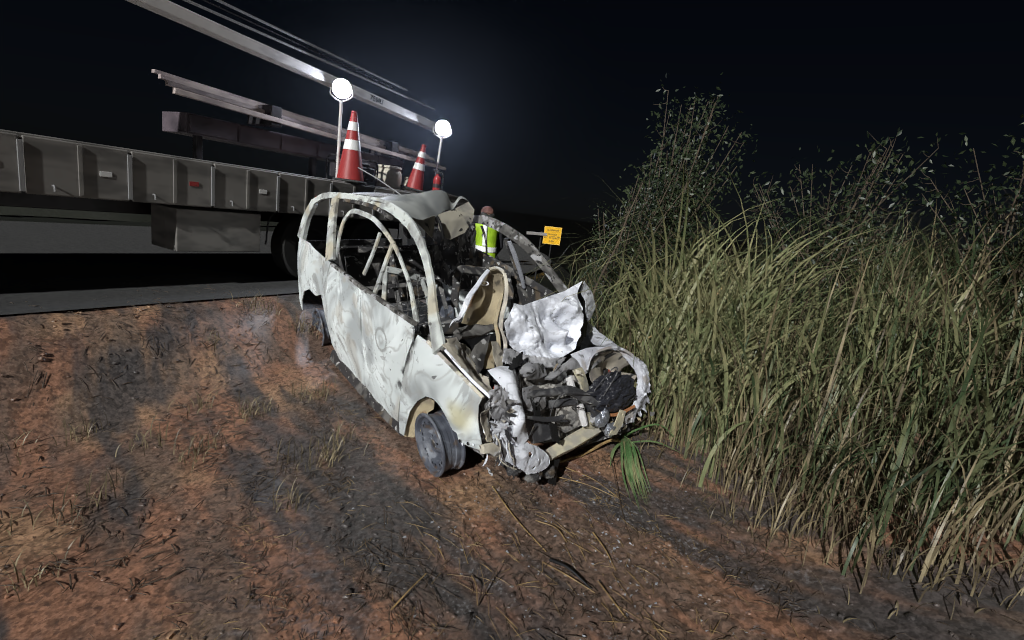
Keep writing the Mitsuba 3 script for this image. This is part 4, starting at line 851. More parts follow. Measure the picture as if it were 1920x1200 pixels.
# cones
def cone(u, v, h, label, tilt=0.0):
    base = np.zeros(3)
    ct, st = math.cos(tilt), math.sin(tilt)
    def stand(m):
        q = np.array(m.vertices)
        return trimesh.Trimesh(q @ np.array([[ct, 0, -st], [0, 1, 0], [st, 0, ct]]) + tw((u, v, DECK)) + [0, 0, 0.2 * abs(st)], m.faces, process=False)
    prof = lambda a, b: [((0.150 + (0.032 - 0.150) * t) * (h / 0.75), h * (0.04 + 0.96 * t)) for t in np.linspace(a, b, 6)]
    def seg(a, b, grow=0.0):
        p = [(r + grow, z) for r, z in prof(a, b)]
        return stand(lathe([(0.0, p[0][1])] + p + [(0.0, p[-1][1])], 32, base))
    k = put('traffic_cone', seg(0.0, 0.45), 'm_cone_red', 30, label, 'traffic cone', 'traffic cones on the truck deck')
    put(k + '__band', seg(0.45, 0.60, 0.003), 'm_reflect', 30)
    put(k + '__sleeve', seg(0.60, 0.74), 'm_cone_red', 30)
    put(k + '__band', seg(0.74, 0.87, 0.003), 'm_reflect', 30)
    put(k + '__tip', cat([seg(0.87, 1.0), stand(lathe([(0, h), (0.036, h), (0.04, h + 0.012), (0.036, h + 0.03), (0, h + 0.03)], 24, base))]), 'm_cone_red', 30)
    put(k + '__foot', stand(rbox((0.40, 0.40, 0.035), (0, 0, 0.0175), 0.015)), 'm_rubber', 30)
cone(0.06, 0.16, 0.76, 'red traffic cone with two white bands between the drums and the lamp post', math.radians(8))
cone(-1.40, 0.10, 0.98, 'taller red traffic cone farther left on the truck deck beside the second lamp')

# lamps
AIM = np.array([0.24, -0.93, -0.27]); AIM /= np.linalg.norm(AIM)
def lamp(u, v, z0, z1, r, power, label, lean=0.0):
    k = put('work_lamp', tube([tw((u, v, z0)) - [lean, 0, 0], tw((u, v, (z0 + z1) / 2)) - [lean * 0.5, 0, 0], tw((u, v, z1 - r - 0.03))], 0.022, n=8, sides=12), 'm_paint_white', 30)
    tag(k, label, 'lamp', 'round work lamps on poles at the truck')
    c = tw((u, v, z1))
    put(k + '__housing', lathe([(0, -0.09), (r * 0.6, -0.085), (r * 0.98, -0.02), (r * 1.05, 0.004), (r * 1.05, 0.012), (r * 1.0, 0.012), (r * 0.96, -0.012), (0, -0.02)], 36, c, axis=AIM), 'm_paint_dark', 30)
    put(k + '__yoke', tube([c + [-r - 0.02, 0, 0], c + [-r - 0.02, 0, -r * 0.7], c + [0, 0, -r - 0.04], c + [r + 0.02, 0, -r * 0.7], c + [r + 0.02, 0, 0]], 0.009, n=24), 'm_paint_white', 30)
    put(k + '__lens', lathe([(0.0, 0.022), (r * 0.5, 0.017), (r * 0.86, 0.006), (r * 0.97, -0.006)][::-1], 36, c, axis=AIM), 'm_reflect', True, emitter={'type': 'area', 'radiance': {'type': 'rgb', 'value': [power * 0.90, power * 0.97, power * 1.12]}})
lamp(0.60, 0.10, DECK, 2.94, 0.135, 55.0, 'glaring round work lamp on a white pole above the fire extinguisher', 0.05)
lamp(-1.52, 0.25, DECK, 3.05, 0.135, 55.0, 'glaring round work lamp on a white pole farther left beside the taller cone')

EK = 'fire_extinguisher'
tag(EK, 'red fire extinguisher standing at the foot of the lamp pole', 'fire extinguisher')
eb = tw((0.47, 0.0, DECK))
put(EK + '__bottle', lathe([(0, 0), (0.065, 0), (0.072, 0.02), (0.072, 0.27), (0.055, 0.32), (0.025, 0.345), (0.025, 0.37), (0, 0.37)], 28, eb), 'm_ext_red', 40)
put(EK + '__valve', cat([rbox((0.04, 0.04, 0.05), eb + [0, 0, 0.395], 0.008), rbox((0.13, 0.022, 0.014), eb + [-0.04, 0, 0.435], 0.004), rbox((0.11, 0.022, 0.012), eb + [-0.035, 0, 0.412], 0.004)]), 'm_paint_dark', 30)
put(EK + '__hose', tube([eb + [0.02, 0, 0.39], eb + [0.09, -0.02, 0.38], eb + [0.11, -0.03, 0.25], eb + [0.085, -0.02, 0.08]], 0.011, n=16), 'm_rubber', 30)
put(EK + '__label_band', lathe([(0.0726, 0.13), (0.0735, 0.135), (0.0735, 0.19), (0.0726, 0.195)], 28, eb), 'm_paint_dark', 30)

# antenna-like thin rod of the wreck's roof line
part('aerial', tube([(-1.86, -0.18, 1.77), (-2.05, -0.30, 1.90), (-2.22, -0.42, 2.0)], 0.006, sides=6, world=True), 'm_galv')

# sign
SK = 'road_sign'
tag(SK, 'square yellow road sign with black lettering standing far behind the car', 'sign')
sc = np.array([0.905, 16.2, 1.084])
sx = np.array([1, 0.0, 0.02]); sx /= np.linalg.norm(sx)
def sput(name, m, mat, smooth=30):
    v = np.array(m.vertices)
    return put(f'{SK}__{name}', trimesh.Trimesh(sc + 0.727 * (v[:, :1] * sx + v[:, 1:2] * np.array([0, 0, 1.0]) + v[:, 2:] * np.array([0, -1.0, 0])), m.faces, process=False), mat, smooth)
sput('board', rbox((0.76, 0.76, 0.02), (0, 0, 0), 0.008), 'm_sign')
for (x0, y0, w_, h_) in [(0, 0.365, 0.74, 0.012), (0, -0.365, 0.74, 0.012), (-0.365, 0, 0.012, 0.718), (0.365, 0, 0.012, 0.718)]:
    sput('border', rbox((w_, h_, 0.004), (x0, y0, 0.0122), 0.0015), 'm_sign_edge')
for t_, h_, y_ in [('CAMINHOES', 0.062, 0.20), ('PESADOS', 0.062, 0.02), ('ET UTILIT', 0.10, -0.125), ('1 KM', 0.062, -0.275)]:
    tx = meshkit.text_mesh(t_, h_, 0.004, True)
    tx.apply_translation([-(tx.bounds[0][0] + tx.bounds[1][0]) / 2, y_, 0.0105])
    sput('lettering', tx, 'm_ink', False)
sput('rule', rbox((0.62, 0.008, 0.003), (0, 0.155, 0.0118), 0.001), 'm_ink')
for x_ in (0.0,):
    sput('post', cat([rbox((0.05, 9.0, 0.05), (x_, -4.2, -0.04), 0.006)]), 'm_char')

bsdf('m_sign_edge', (0.85, 0.66, 0.25), 0.4)
RK = 'guard_rail'
tag(RK, 'short weathered piece of guard rail catching light left of the yellow sign', 'guard rail')
gp = np.array([[0.05, 9.30, 1.315], [0.2, 9.28, 1.325], [0.32, 9.27, 1.33], [0.42, 9.25, 1.33]])
put(RK + '__rail', bar([tuple(q) for q in gp], 0.03, (0, -1, 0.1), width=0.055, world=False, amp=0.008, freq=5), 'm_galv_dull')
bsdf('m_galv_dull', lambda p, n, uv: mix((0.05, 0.048, 0.05), (0.20, 0.185, 0.18), smoothstep(0.42, 0.62, fbm(p.x * 2.2, p.y * 2.2, p.z * 3))), 0.6)
for q in gp[2:3]:
    put(RK + '__post', rbox((0.03, 0.03, 1.3), q + [0, 0.06, -0.6], 0.006), 'm_char', 30)

# ------------------------------------------------------------------ the person behind the car
bsdf('m_skin', lambda p, n, uv: mix((0.40, 0.24, 0.18), (0.30, 0.165, 0.12), fbm(p.x * 20, p.y * 20, p.z * 20)), 0.5)
bsdf('m_vest', lambda p, n, uv: mix((0.36, 0.58, 0.03), (0.28, 0.47, 0.02), smoothstep(0.4, 0.65, fbm(p.x * 9, p.y * 9, p.z * 9))), 0.6)
bsdf('m_cloth', lambda p, n, uv: mix((0.022, 0.022, 0.028), (0.035, 0.035, 0.042), fbm(p.x * 15, p.y * 15, p.z * 15)), 0.8)
bsdf('m_cap', lambda p, n, uv: mix((0.20, 0.10, 0.085), (0.11, 0.05, 0.045), smoothstep(0.4, 0.65, fbm(p.x * 16, p.y * 16, p.z * 16))), 0.7)
PK = 'person'
tag(PK, 'person in a lime vest with white bands and a reddish cap bending behind the car', 'person')
PX = np.array([-0.52, 7.42, 0.085])
HEAD = 1.0
yaw = math.radians(200)
PR = np.array([[math.cos(yaw), -math.sin(yaw), 0], [math.sin(yaw), math.cos(yaw), 0], [0, 0, 1]])   # local: x = the person's left, -y = ahead
def hull(a, ra, b, rb):
    k = trimesh.creation.icosphere(subdivisions=2).vertices
    return m3.Manifold.hull_points(np.vstack([k * ra + np.asarray(a), k * rb + np.asarray(b)]))
def chain(pts):
    out = None
    for (a, ra), (b, rb) in zip(pts[:-1], pts[1:]):
        h = hull(a, ra, b, rb)
        out = h if out is None else out + h
    return out
def finish(m, length=0.03, smooth=8):
    q = m.refine_to_length(length).to_mesh()
    t = trimesh.Trimesh(np.array(q.vert_properties[:, :3], float), q.tri_verts, process=True)
    trimesh.smoothing.filter_taubin(t, iterations=smooth)
    return t
def pput(name, t, mat, parent=PK):
    return put(f'{parent}__{name}', trimesh.Trimesh(np.array(t.vertices) @ PR.T + PX, t.faces, process=False), mat, True)
# joints (stooping a little, head bent forward)
hipL, hipR, knL, knR, anL, anR = (0.09, 0.03, 0.84), (-0.09, 0.03, 0.84), (0.10, -0.02, 0.45), (-0.11, -0.03, 0.45), (0.11, 0.04, 0.07), (-0.12, 0.02, 0.07)
pel, wst, chs, nck = (0, 0.03, 0.86), (0, 0.01, 1.02), (0, -0.06, 1.24), (0, -0.10, 1.37)
shL, shR = (0.17, -0.07, 1.31), (-0.17, -0.07, 1.31)
elL, elR = (0.24, -0.08, 1.04), (-0.23, -0.10, 1.04)
wrL, wrR = (0.22, -0.24, 0.86), (-0.20, -0.26, 0.88)
hd = np.array([0.0, -0.155, 1.47])
def torso(g0):
    return chain([(pel, 0.125 + g0), (wst, 0.12 + g0), (chs, 0.14 + g0), (nck, 0.06 + g0 * 0.5)]) + chain([(shR, 0.065 + g0), (chs, 0.13 + g0), (shL, 0.065 + g0)]) + chain([(hipR, 0.10 + g0), (hipL, 0.10 + g0)])
def arms(g0):
    return chain([(shL, 0.058 + g0), (elL, 0.045 + g0), (wrL, 0.030 + g0)]) + chain([(shR, 0.058 + g0), (elR, 0.045 + g0), (wrR, 0.030 + g0)])
def legs(g0):
    return chain([(hipL, 0.095 + g0), (knL, 0.062 + g0), (anL, 0.045 + g0)]) + chain([(hipR, 0.095 + g0), (knR, 0.062 + g0), (anR, 0.045 + g0)])
skull = hull(hd + [0, 0.015, 0.03], 0.088, hd + [0, -0.02, 0.0], 0.078) + hull(hd + [0, -0.045, -0.075], 0.045, hd + [0, -0.02, -0.02], 0.07) + hull(hd + [0, -0.108, -0.02], 0.012, hd + [0, -0.09, 0.02], 0.012) + hull(hd + [0.083, 0.01, 0.0], 0.018, hd + [0.08, 0.015, -0.03], 0.013) + hull(hd + [-0.083, 0.01, 0.0], 0.018, hd + [-0.08, 0.015, -0.03], 0.013)
def hand(w, s):
    w = np.array(w, float)
    dn = np.array([0.0, -0.35, -0.94])
    sd = np.array([1.0, 0, 0]) * s
    out = hull(w, 0.026, w + dn * 0.085, 0.03) + hull(w + dn * 0.085 - sd * 0.02, 0.016, w + dn * 0.085 + sd * 0.02, 0.016)
    for k, ln in enumerate((0.062, 0.075, 0.07, 0.055)):
        a = w + dn * 0.09 + np.array([0, -1, 0]) * (0.03 - 0.02 * k)
        b = a + dn * ln * 0.5
        out = out + chain([(a, 0.0095), (b, 0.009), (b + (dn + [0, 0.4, 0.1]) * ln * 0.5, 0.008)])
    return out + chain([(w + dn * 0.03 + [0, -0.02, 0], 0.012), (w + dn * 0.06 + [0, -0.055, 0], 0.011), (w + dn * 0.09 + [0, -0.06, 0], 0.009)])
body = torso(0) + arms(0) + legs(0) + skull + chain([(nck, 0.055), (hd + [0, 0.02, -0.03], 0.055)]) + hand(wrL, 1) + hand(wrR, -1) + hull(anL, 0.045, (0.12, -0.10, 0.04), 0.035) + hull(anR, 0.045, (-0.13, -0.12, 0.04), 0.035)
pput('body', finish(body, 0.02, 6), 'm_skin')
pput('jacket', finish(torso(0.012) + arms(0.014), 0.03), 'm_cloth')
pput('trousers', finish(legs(0.016) + chain([(hipR, 0.115), (hipL, 0.115)]), 0.03), 'm_cloth')
for s_, a in ((1, anL), (-1, anR)):
    pput('boot', finish(chain([((a[0], a[1] + 0.01, 0.16), 0.062), (a, 0.062), ((a[0] + 0.01 * s_, a[1] - 0.15, 0.045), 0.045)]), 0.02), 'm_rubber')
vest = chain([(pel, 0.162), (wst, 0.150), (chs, 0.168), ((0, -0.09, 1.32), 0.085)]) + chain([((-0.15, -0.07, 1.30), 0.088), (chs, 0.15), ((0.15, -0.07, 1.30), 0.088)])
cut = m3.Manifold.cube((1.2, 1.2, 0.70)).translate((-0.6, -0.6, 0.82 - 0.06))
vk = pput('vest', finish(vest ^ cut, 0.025), 'm_vest')
def vband(z0, z1, g0=0.006):
    b = chain([(pel, 0.162 + g0), (wst, 0.150 + g0), (chs, 0.168 + g0), ((0, -0.09, 1.32), 0.085 + g0)]) + chain([((-0.15, -0.07, 1.30), 0.088 + g0), (chs, 0.15 + g0), ((0.15, -0.07, 1.30), 0.088 + g0)])
    return finish(b ^ m3.Manifold.cube((1.2, 1.2, z1 - z0)).translate((-0.6, -0.6, z0)), 0.02, 2)
bsdf('m_band', (0.82, 0.84, 0.85), 0.3)
pput('band', vband(0.955, 1.03), 'm_band', vk)
pput('band', finish((torso(0.05) ^ m3.Manifold.cube((0.05, 1.0, 0.3)).translate((0.045, -0.5, 1.04))), 0.02, 2), 'm_band', vk)
pput('band', vband(1.10, 1.15), 'm_band', vk) if False else None
capm = hull(hd + [0, 0.015, 0.035], 0.096, hd + [0, -0.015, 0.03], 0.090) ^ m3.Manifold.cube((0.5, 0.5, 0.3)).translate((-0.25, -0.25, hd[2] + 0.025))
kk = pput('cap', finish(capm, 0.015, 4), 'm_cap')
pput('peak', finish(hull(hd + [0.045, -0.10, 0.04], 0.008, hd + [0.03, -0.165, 0.025], 0.006) + hull(hd + [-0.045, -0.10, 0.04], 0.008, hd + [-0.03, -0.165, 0.025], 0.006) + hull(hd + [-0.03, -0.165, 0.025], 0.006, hd + [0.03, -0.165, 0.025], 0.006) + m3.Manifold.hull_points(np.array([hd + [x, y, z] for x, y, z in [(0.06, -0.09, 0.045), (-0.06, -0.09, 0.045), (0.04, -0.165, 0.03), (-0.04, -0.165, 0.03), (0.06, -0.09, 0.037), (-0.06, -0.09, 0.037), (0.04, -0.165, 0.022), (-0.04, -0.165, 0.022)]])), 0.02, 2), 'm_cap', kk)
for s_ in (-1, 1):
    e_ = trimesh.creation.icosphere(subdivisions=2, radius=0.011); e_.apply_translation(hd + [0.032 * s_, -0.086, 0.0])
    pput('eye', e_, 'm_ink')
    pput('hair', finish(hull(hd + [0.06 * s_, 0.05, 0.0], 0.05, hd + [0.02 * s_, 0.075, -0.02], 0.045), 0.015, 3), 'm_ink')
mt = finish(hull(hd + [0.02, -0.083, -0.062], 0.006, hd + [-0.02, -0.083, -0.062], 0.006), 0.01, 1)
pput('mouth', mt, 'm_cap')
# round emblem on the back of the vest
em = trimesh.creation.torus(0.022, 0.006, major_sections=24, minor_sections=6)
ev = np.array(em.vertices)
EB = np.array([0.085, 0.1, 1.19])
pput('emblem', trimesh.Trimesh(np.stack([ev[:, 0], 0.0 * ev[:, 0] + ev[:, 2], ev[:, 1]], 1) + EB, em.faces, process=False), 'm_ink', vk)

# ------------------------------------------------------------------ plants
def ribbons(base, az, length, width, lean, droop, segs=6, twist=0.4):
    """Grass blades: curved tapering ribbons, one per row."""
    n = len(base)
    t = np.linspace(0, 1, segs + 1)
    d = np.stack([np.cos(az), np.sin(az), 0 * az], -1)
    sd = np.stack([-np.sin(az + twist), np.cos(az + twist), 0 * az], -1)
    out = (lean[:, None] * t + droop[:, None] * t ** 2.2)
    hz = np.sin(np.clip(out, 0, 2.9))
    vz = np.cos(np.clip(out, 0, 2.9))
    st = length[:, None] / segs
    hx = np.concatenate([np.zeros((n, 1)), np.cumsum((hz[:, 1:] + hz[:, :-1]) / 2 * st, 1)], 1)
    zz = np.concatenate([np.zeros((n, 1)), np.cumsum((vz[:, 1:] + vz[:, :-1]) / 2 * st, 1)], 1)
    c = base[:, None] + hx[..., None] * d[:, None] + zz[..., None] * np.array([0, 0, 1.0])
    w = width[:, None] * np.minimum(1, (1 - t) * 2.2 + 0.03)[None] * 0.5
    v = np.stack([c - sd[:, None] * w[..., None], c + sd[:, None] * w[..., None]], 2).reshape(n, -1, 3)
    k = np.arange(segs) * 2
    f1 = np.concatenate([np.stack([k, k + 1, k + 3], 1), np.stack([k, k + 3, k + 2], 1)])
    f = (f1[None] + (np.arange(n) * 2 * (segs + 1))[:, None, None]).reshape(-1, 3)
    return trimesh.Trimesh(v.reshape(-1, 3), f, process=False)
def leafmat(key, a, b, s=6.0, trans=0.5):
    scene[key] = {'type': 'twosided', 'bsdf': {'type': 'principled', 'base_color': proc(lambda p, n, uv: mix(a, b, smoothstep(0.3, 0.7, fbm(p.x * s, p.y * s, p.z * s * 0.6)))), 'roughness': 0.45, 'specular': 0.4}}
leafmat('m_blade', (0.034, 0.055, 0.024), (0.125, 0.132, 0.066))
leafmat('m_blade_dry', (0.24, 0.195, 0.115), (0.080, 0.063, 0.04), 9.0)
leafmat('m_blade_pale', (0.24, 0.225, 0.12), (0.13, 0.15, 0.07), 7.0)
leafmat('m_leaf', (0.012, 0.022, 0.010), (0.038, 0.052, 0.024), 5.0)
leafmat('m_tuft', (0.07, 0.14, 0.05), (0.16, 0.22, 0.10), 14.0)
bsdf('m_bark', lambda p, n, uv: mix((0.11, 0.08, 0.055), (0.05, 0.04, 0.03), fbm(p.x * 20, p.y * 20, p.z * 8)), 0.8)
bsdf('m_straw', lambda p, n, uv: mix((0.34, 0.23, 0.10), (0.17, 0.11, 0.055), smoothstep(0.35, 0.7, fbm(p.x * 17, p.y * 17, p.z * 17))), 0.55)
bsdf('m_stick', lambda p, n, uv: mix((0.09, 0.06, 0.04), (0.03, 0.022, 0.018), fbm(p.x * 25, p.y * 25, p.z * 25)), 0.7)

def on_ground(x, y, dz=0.0):
    return np.stack([x, y, fine_z(x, y) + dz], -1)

# the grass bank: green arching blades, a dry thatch below
def bank(n, seed, lo, hi, wid, lean, droop, x0, x1, y0, y1, edge):
    r = np.random.default_rng(seed)
    x = r.uniform(x0, x1, n * 3)
    y = r.uniform(y0, y1, n * 3)
    cl = nfbm(np.stack([x * 2.2, y * 2.2, 0 * x], -1), 2, seed)
    lim = np.maximum(np.where(y > 3.75, 1.40 - (y - 3.75) * 0.85, 1.40 + (3.75 - y) * 0.42), 0.80) + edge
    keep = (x > lim + 0.1 * r.standard_normal(len(x))) & (r.random(len(x)) < np.clip((cl - 0.25) * 2.4, 0.15, 1))
    x, y = x[keep][:n], y[keep][:n]
    m = len(x)
    b = np.stack([x, y, ground_z(x, y) - 0.02], -1)
    return ribbons(b, r.uniform(0, 2 * np.pi, m), r.uniform(lo, hi, m) * (0.6 + 0.8 * r.random(m) ** 2), r.uniform(*wid, m), r.uniform(*lean, m), r.uniform(*droop, m), 6)
gm = cat([bank(6500, 3, 0.6, 1.4, (0.008, 0.024), (0.05, 0.9), (0.5, 2.9), 0.7, 6.5, 2.2, 8.0, 0.0)])
put('tall_grass', gm, 'm_blade', True, label='tall green arching grass covering the bank on the right', category='grass', kind='stuff')
gd = cat([bank(7500, 5, 0.25, 0.8, (0.006, 0.013), (0.2, 1.2), (0.3, 1.6), 0.7, 6.5, 2.0, 8.0, -0.10), bank(1600, 7, 0.08, 0.32, (0.004, 0.010), (0.7, 1.5), (0.1, 0.8), 0.7, 5.0, 1.9, 5.0, -0.38), bank(1500, 6, 0.9, 1.5, (0.008, 0.016), (0.05, 0.5), (0.6, 2.4), 0.7, 6.0, 2.6, 8.0, 0.05)])
put('dry_grass', gd, 'm_blade_dry', True, label='dry straw coloured grass matted under the green blades of the bank', category='grass', kind='stuff')

def clump(n, seed, x0, x1, y0, y1, lo, hi):
    r = np.random.default_rng(seed)
    x, y = r.uniform(x0, x1, n), r.uniform(y0, y1, n)
    k = x > np.maximum(np.where(y > 3.75, 1.42 - (y - 3.75) * 0.85, 1.42), 0.86)
    x, y = x[k], y[k]
    m = len(x)
    return ribbons(np.stack([x, y, ground_z(x, y) - 0.02], -1), r.uniform(0, 2 * np.pi, m), r.uniform(lo, hi, m), r.uniform(0.010, 0.028, m), r.uniform(0.02, 0.7, m), r.uniform(0.9, 3.0, m), 9, 0.6)
put('pale_grass', cat([clump(420, 51, 0.85, 2.0, 3.8, 4.9, 0.9, 2.1), clump(300, 52, 1.2, 3.6, 3.2, 5.2, 0.8, 1.7), clump(260, 53, 1.22, 2.4, 4.2, 5.2, 1.6, 2.7)]), 'm_blade_pale', True, label='long pale yellow green blades bending over the grass bank', category='grass', kind='stuff')
def shrub(key, base, h, spread, n_br, n_leaf, seed, leaf, label, lean=(0, 0)):
    r = np.random.default_rng(seed)
    base = np.asarray(base, float)
    tag(key, label, 'shrub')
    stems, tips = [], []
    for k in range(n_br):
        a = r.uniform(0, 2 * np.pi)
        hh = h * r.uniform(0.55, 1.0)
        d = np.array([math.cos(a), math.sin(a), 0]) * spread * r.uniform(0.25, 1.0)
        tip = base + d + [lean[0] * hh, lean[1] * hh, hh]
        mid = base + d * 0.35 + [lean[0] * hh * 0.4, lean[1] * hh * 0.4, hh * 0.55] + r.normal(0, 0.05, 3)
        stems.append(tube([base + r.normal(0, 0.04, 3) * [1, 1, 0], mid, tip], [0.012, 0.003], n=9, sides=5))
        q = spline([base, mid, tip], 24)
        tips.append(q[7:])
    P = np.vstack(tips)
    S = P
    P = P[r.integers(0, len(P), n_leaf)] + r.normal(0, 1, (n_leaf, 3)) * [0.11, 0.11, 0.09] * spread
    P = P[P[:, 2] > base[2] + 0.15 * h]
    n = len(P)
    for k in r.permutation(n)[:420]:                                     # twigs that carry the leaves
        q0 = S[np.argmin(((S - P[k] + [0, 0, 0.05]) ** 2).sum(1))]
        stems.append(tube([q0, (q0 + P[k]) / 2 + [0, 0, -0.012], P[k]], [0.003, 0.0012], n=4, sides=3))
    put(key + '__trunk', cat(stems), 'm_bark', 40)
    ax = r.normal(0, 1, (n, 3)); ax /= np.linalg.norm(ax, axis=1, keepdims=True)
    up = r.normal(0, 1, (n, 3)); sd = np.cross(ax, up); sd /= np.linalg.norm(sd, axis=1, keepdims=True)
    nm = np.cross(ax, sd)
    ln = r.uniform(*leaf, n)[:, None]
    pts = np.stack([P, P + ax * ln * 0.45 + sd * ln * 0.22 + nm * ln * 0.06, P + ax * ln, P + ax * ln * 0.45 - sd * ln * 0.22 + nm * ln * 0.06], 1)
    f = (np.array([[0, 1, 2], [0, 2, 3]])[None] + (np.arange(n) * 4)[:, None, None]).reshape(-1, 3)
    put(key + '__crown', trimesh.Trimesh(pts.reshape(-1, 3), f, process=False), 'm_leaf', True)
gz_ = lambda x, y: float(ground_z(x, y))
shrub('shrub', (0.95, 5.15, gz_(0.95, 5.15)), 2.1, 0.50, 46, 9000, 11, (0.022, 0.05), 'dark small leaved shrub directly behind the far front wing of the car', (0.06, 0.0))
shrub('shrub_001', (1.45, 5.6, gz_(1.45, 5.6)), 2.9, 0.70, 44, 8000, 12, (0.03, 0.07), 'taller dark shrub rising above the grass behind the car', (0.02, 0))
shrub('shrub_002', (3.2, 5.6, gz_(3.2, 5.6)), 2.3, 0.9, 30, 3000, 13, (0.04, 0.08), 'dark shrub farther right on top of the grass bank')
shrub('shrub_003', (4.6, 4.9, gz_(4.6, 4.9)), 2.2, 0.9, 26, 2600, 14, (0.04, 0.08), 'rightmost dark shrub on the grass bank')
# bare leaning stem through the shrub
put('dead_branch', tube([(0.66, 4.62, gz_(0.66, 4.62)), (0.70, 4.62, 0.95), (0.84, 4.62, 1.45), (0.90, 4.62, 1.75), (0.98, 4.62, 2.05)], [0.013, 0.004], n=24, sides=7), 'm_bark', 40, label='bare grey stem leaning in front of the dark shrub behind the car', category='branch')
put('dead_branch', tube([(1.02, 4.5, 0.55), (1.35, 4.45, 0.78), (1.62, 4.4, 0.98), (1.8, 4.4, 1.3)], [0.012, 0.005], n=20, sides=6), 'm_straw', 40, label='straw coloured cane lying slantwise in the grass right of the bonnet flap', category='branch')
# single tall stems arching over the rest
for k, (x, y, az, ln, ln_, dr_) in enumerate([(1.25, 4.6, 2.9, 2.1, 0.1, 2.0), (1.32, 4.55, 3.3, 2.0, 0.05, 2.3), (1.42, 4.5, 2.5, 2.3, 0.08, 1.9), (1.15, 4.5, 3.0, 1.7, 0.15, 1.8), (1.5, 4.3, 3.6, 2.1, 0.06, 2.4), (1.3, 4.9, 2.6, 2.5, 0.02, 2.0), (1.2, 4.3, 3.4, 1.4, 0.25, 1.7)]):
    put('long_grass', ribbons(np.array([[x, y, gz_(x, y)]]), np.array([az]), np.array([ln]), np.array([0.03]), np.array([ln_]), np.array([dr_]), 16, 0.9), ['m_blade_pale', 'm_blade'][k % 3 == 2], True, label='long pale blade of grass arching over the bank behind the car', category='grass', group='long grass blades arching over the bank')


# uprooted green tuft beside the front
TF = 'grass_tuft'
tag(TF, 'uprooted tuft of fresh green grass lying in front of the crushed car', 'grass')
r = np.random.default_rng(21)
root = on_ground(np.array(0.98), np.array(3.66), 0.06)
def lay(pts, w, name, mat, parent):
    """A lying blade through ground points (x, y, height above the ground)."""
    q = np.array([[x, y, float(fine_z(x, y)) + h] for x, y, h in pts])
    c = spline(q, 12)
    t = np.gradient(c, axis=0); t /= np.linalg.norm(t, axis=1, keepdims=True)
    s = np.cross(t, [0, 0, 1.0]); s /= np.linalg.norm(s, axis=1, keepdims=True)
    ww = w * np.minimum(1, (1 - np.linspace(0, 1, 12)) * 2.5 + 0.05)[:, None] * 0.5
    roll_ = np.cross(s, t) * ww * 0.6
    v = np.stack([c - s * ww + roll_, c, c + s * ww + roll_], 1).reshape(-1, 3)
    f = []
    for k in range(11):
        for a in (0, 1):
            b = k * 3 + a
            f += [[b, b + 1, b + 4], [b, b + 4, b + 3]]
    return put(parent + '__' + name if parent else name, trimesh.Trimesh(v, np.array(f), process=False), mat, True)
for k in range(34):
    e = r.normal(0, 1)
    x1, y1 = 1.00 + 0.05 * e, 2.96 + r.uniform(-0.12, 0.42)
    lay([(0.97 + r.normal(0, 0.02), 3.70 + r.normal(0, 0.03), 0.05 + 0.05 * r.random()), (0.965 + 0.03 * e, 3.42, 0.09 + 0.09 * r.random()), (0.975 + 0.05 * e, 3.2, 0.06 + 0.05 * r.random()), (x1, y1, 0.012 + 0.02 * r.random())], r.uniform(0.006, 0.015), 'blade', ['m_tuft', 'm_tuft', 'm_blade_pale'][k % 3], TF)
for pts in [[(0.98, 3.68, 0.08), (1.15, 3.78, 0.12), (1.32, 3.86, 0.10)], [(0.98, 3.62, 0.06), (1.2, 3.62, 0.09), (1.4, 3.58, 0.05)], [(0.99, 3.7, 0.08), (1.25, 3.75, 0.16), (1.42, 3.68, 0.06)], [(0.97, 3.7, 0.05), (1.03, 3.9, 0.2), (1.1, 4.05, 0.36)], [(0.97, 3.66, 0.05), (0.88, 3.5, 0.05), (0.84, 3.35, 0.02)]]:
    lay(pts, 0.024, 'blade', 'm_tuft', TF)
put(TF + '__stem', tube([root, root + [-0.12, -0.05, 0.01], on_ground(np.array(0.66), np.array(3.5), 0.03), on_ground(np.array(0.42), np.array(3.36), 0.015)], [0.015, 0.008], n=18, sides=7), 'm_straw', 40)
# single stalks and sticks on the mud
def stalk(pts, rad, mat, label, name='dry_stalk'):
    q = np.array([[x, y, float(fine_z(np.array(x), np.array(y))) + h] for x, y, h in pts])
    put(name, tube(q, [v_ * 0.72 for v_ in rad], n=18, sides=6), mat, 40, label, 'stalk')
stalk([(0.42, 3.22, 0.02), (0.65, 3.10, 0.03), (0.83, 3.02, 0.015)], [0.005, 0.003], 'm_straw', 'straw pointing from the bumper towards the green tuft')
stalk([(0.52, 3.33, 0.02), (0.70, 3.16, 0.035), (0.86, 3.0, 0.015)], [0.004, 0.003], 'm_straw', 'thin straw crossing the one that points at the tuft')
stalk([(0.83, 3.34, 0.10), (0.84, 3.1, 0.05), (0.85, 2.82, 0.01), (0.86, 2.6, 0.01)], [0.005, 0.003], 'm_stick', 'dark thin stalk lying just left of the green tuft')
stalk([(0.45, 3.62, 0.16), (0.72, 3.60, 0.12), (0.95, 3.66, 0.11), (1.20, 3.86, 0.20)], [0.011, 0.008], 'm_stick', 'brown twig lying across the front of the wreck', 'twig')
stalk([(0.38, 2.42, 0.012), (0.47, 2.34, 0.035), (0.58, 2.24, 0.015)], [0.013, 0.006], 'm_char', 'short charred stick in the foreground mud', 'charred_stick')
stalk([(0.34, 2.41, 0.008), (0.46, 2.31, 0.015), (0.6, 2.22, 0.008)], [0.006, 0.003], 'm_straw', 'flattened straw beside the charred stick')
stalk([(0.02, 3.05, 0.01), (0.18, 2.74, 0.02), (0.36, 2.48, 0.01)], [0.006, 0.004], 'm_straw', 'long straw running down the middle of the ruts')
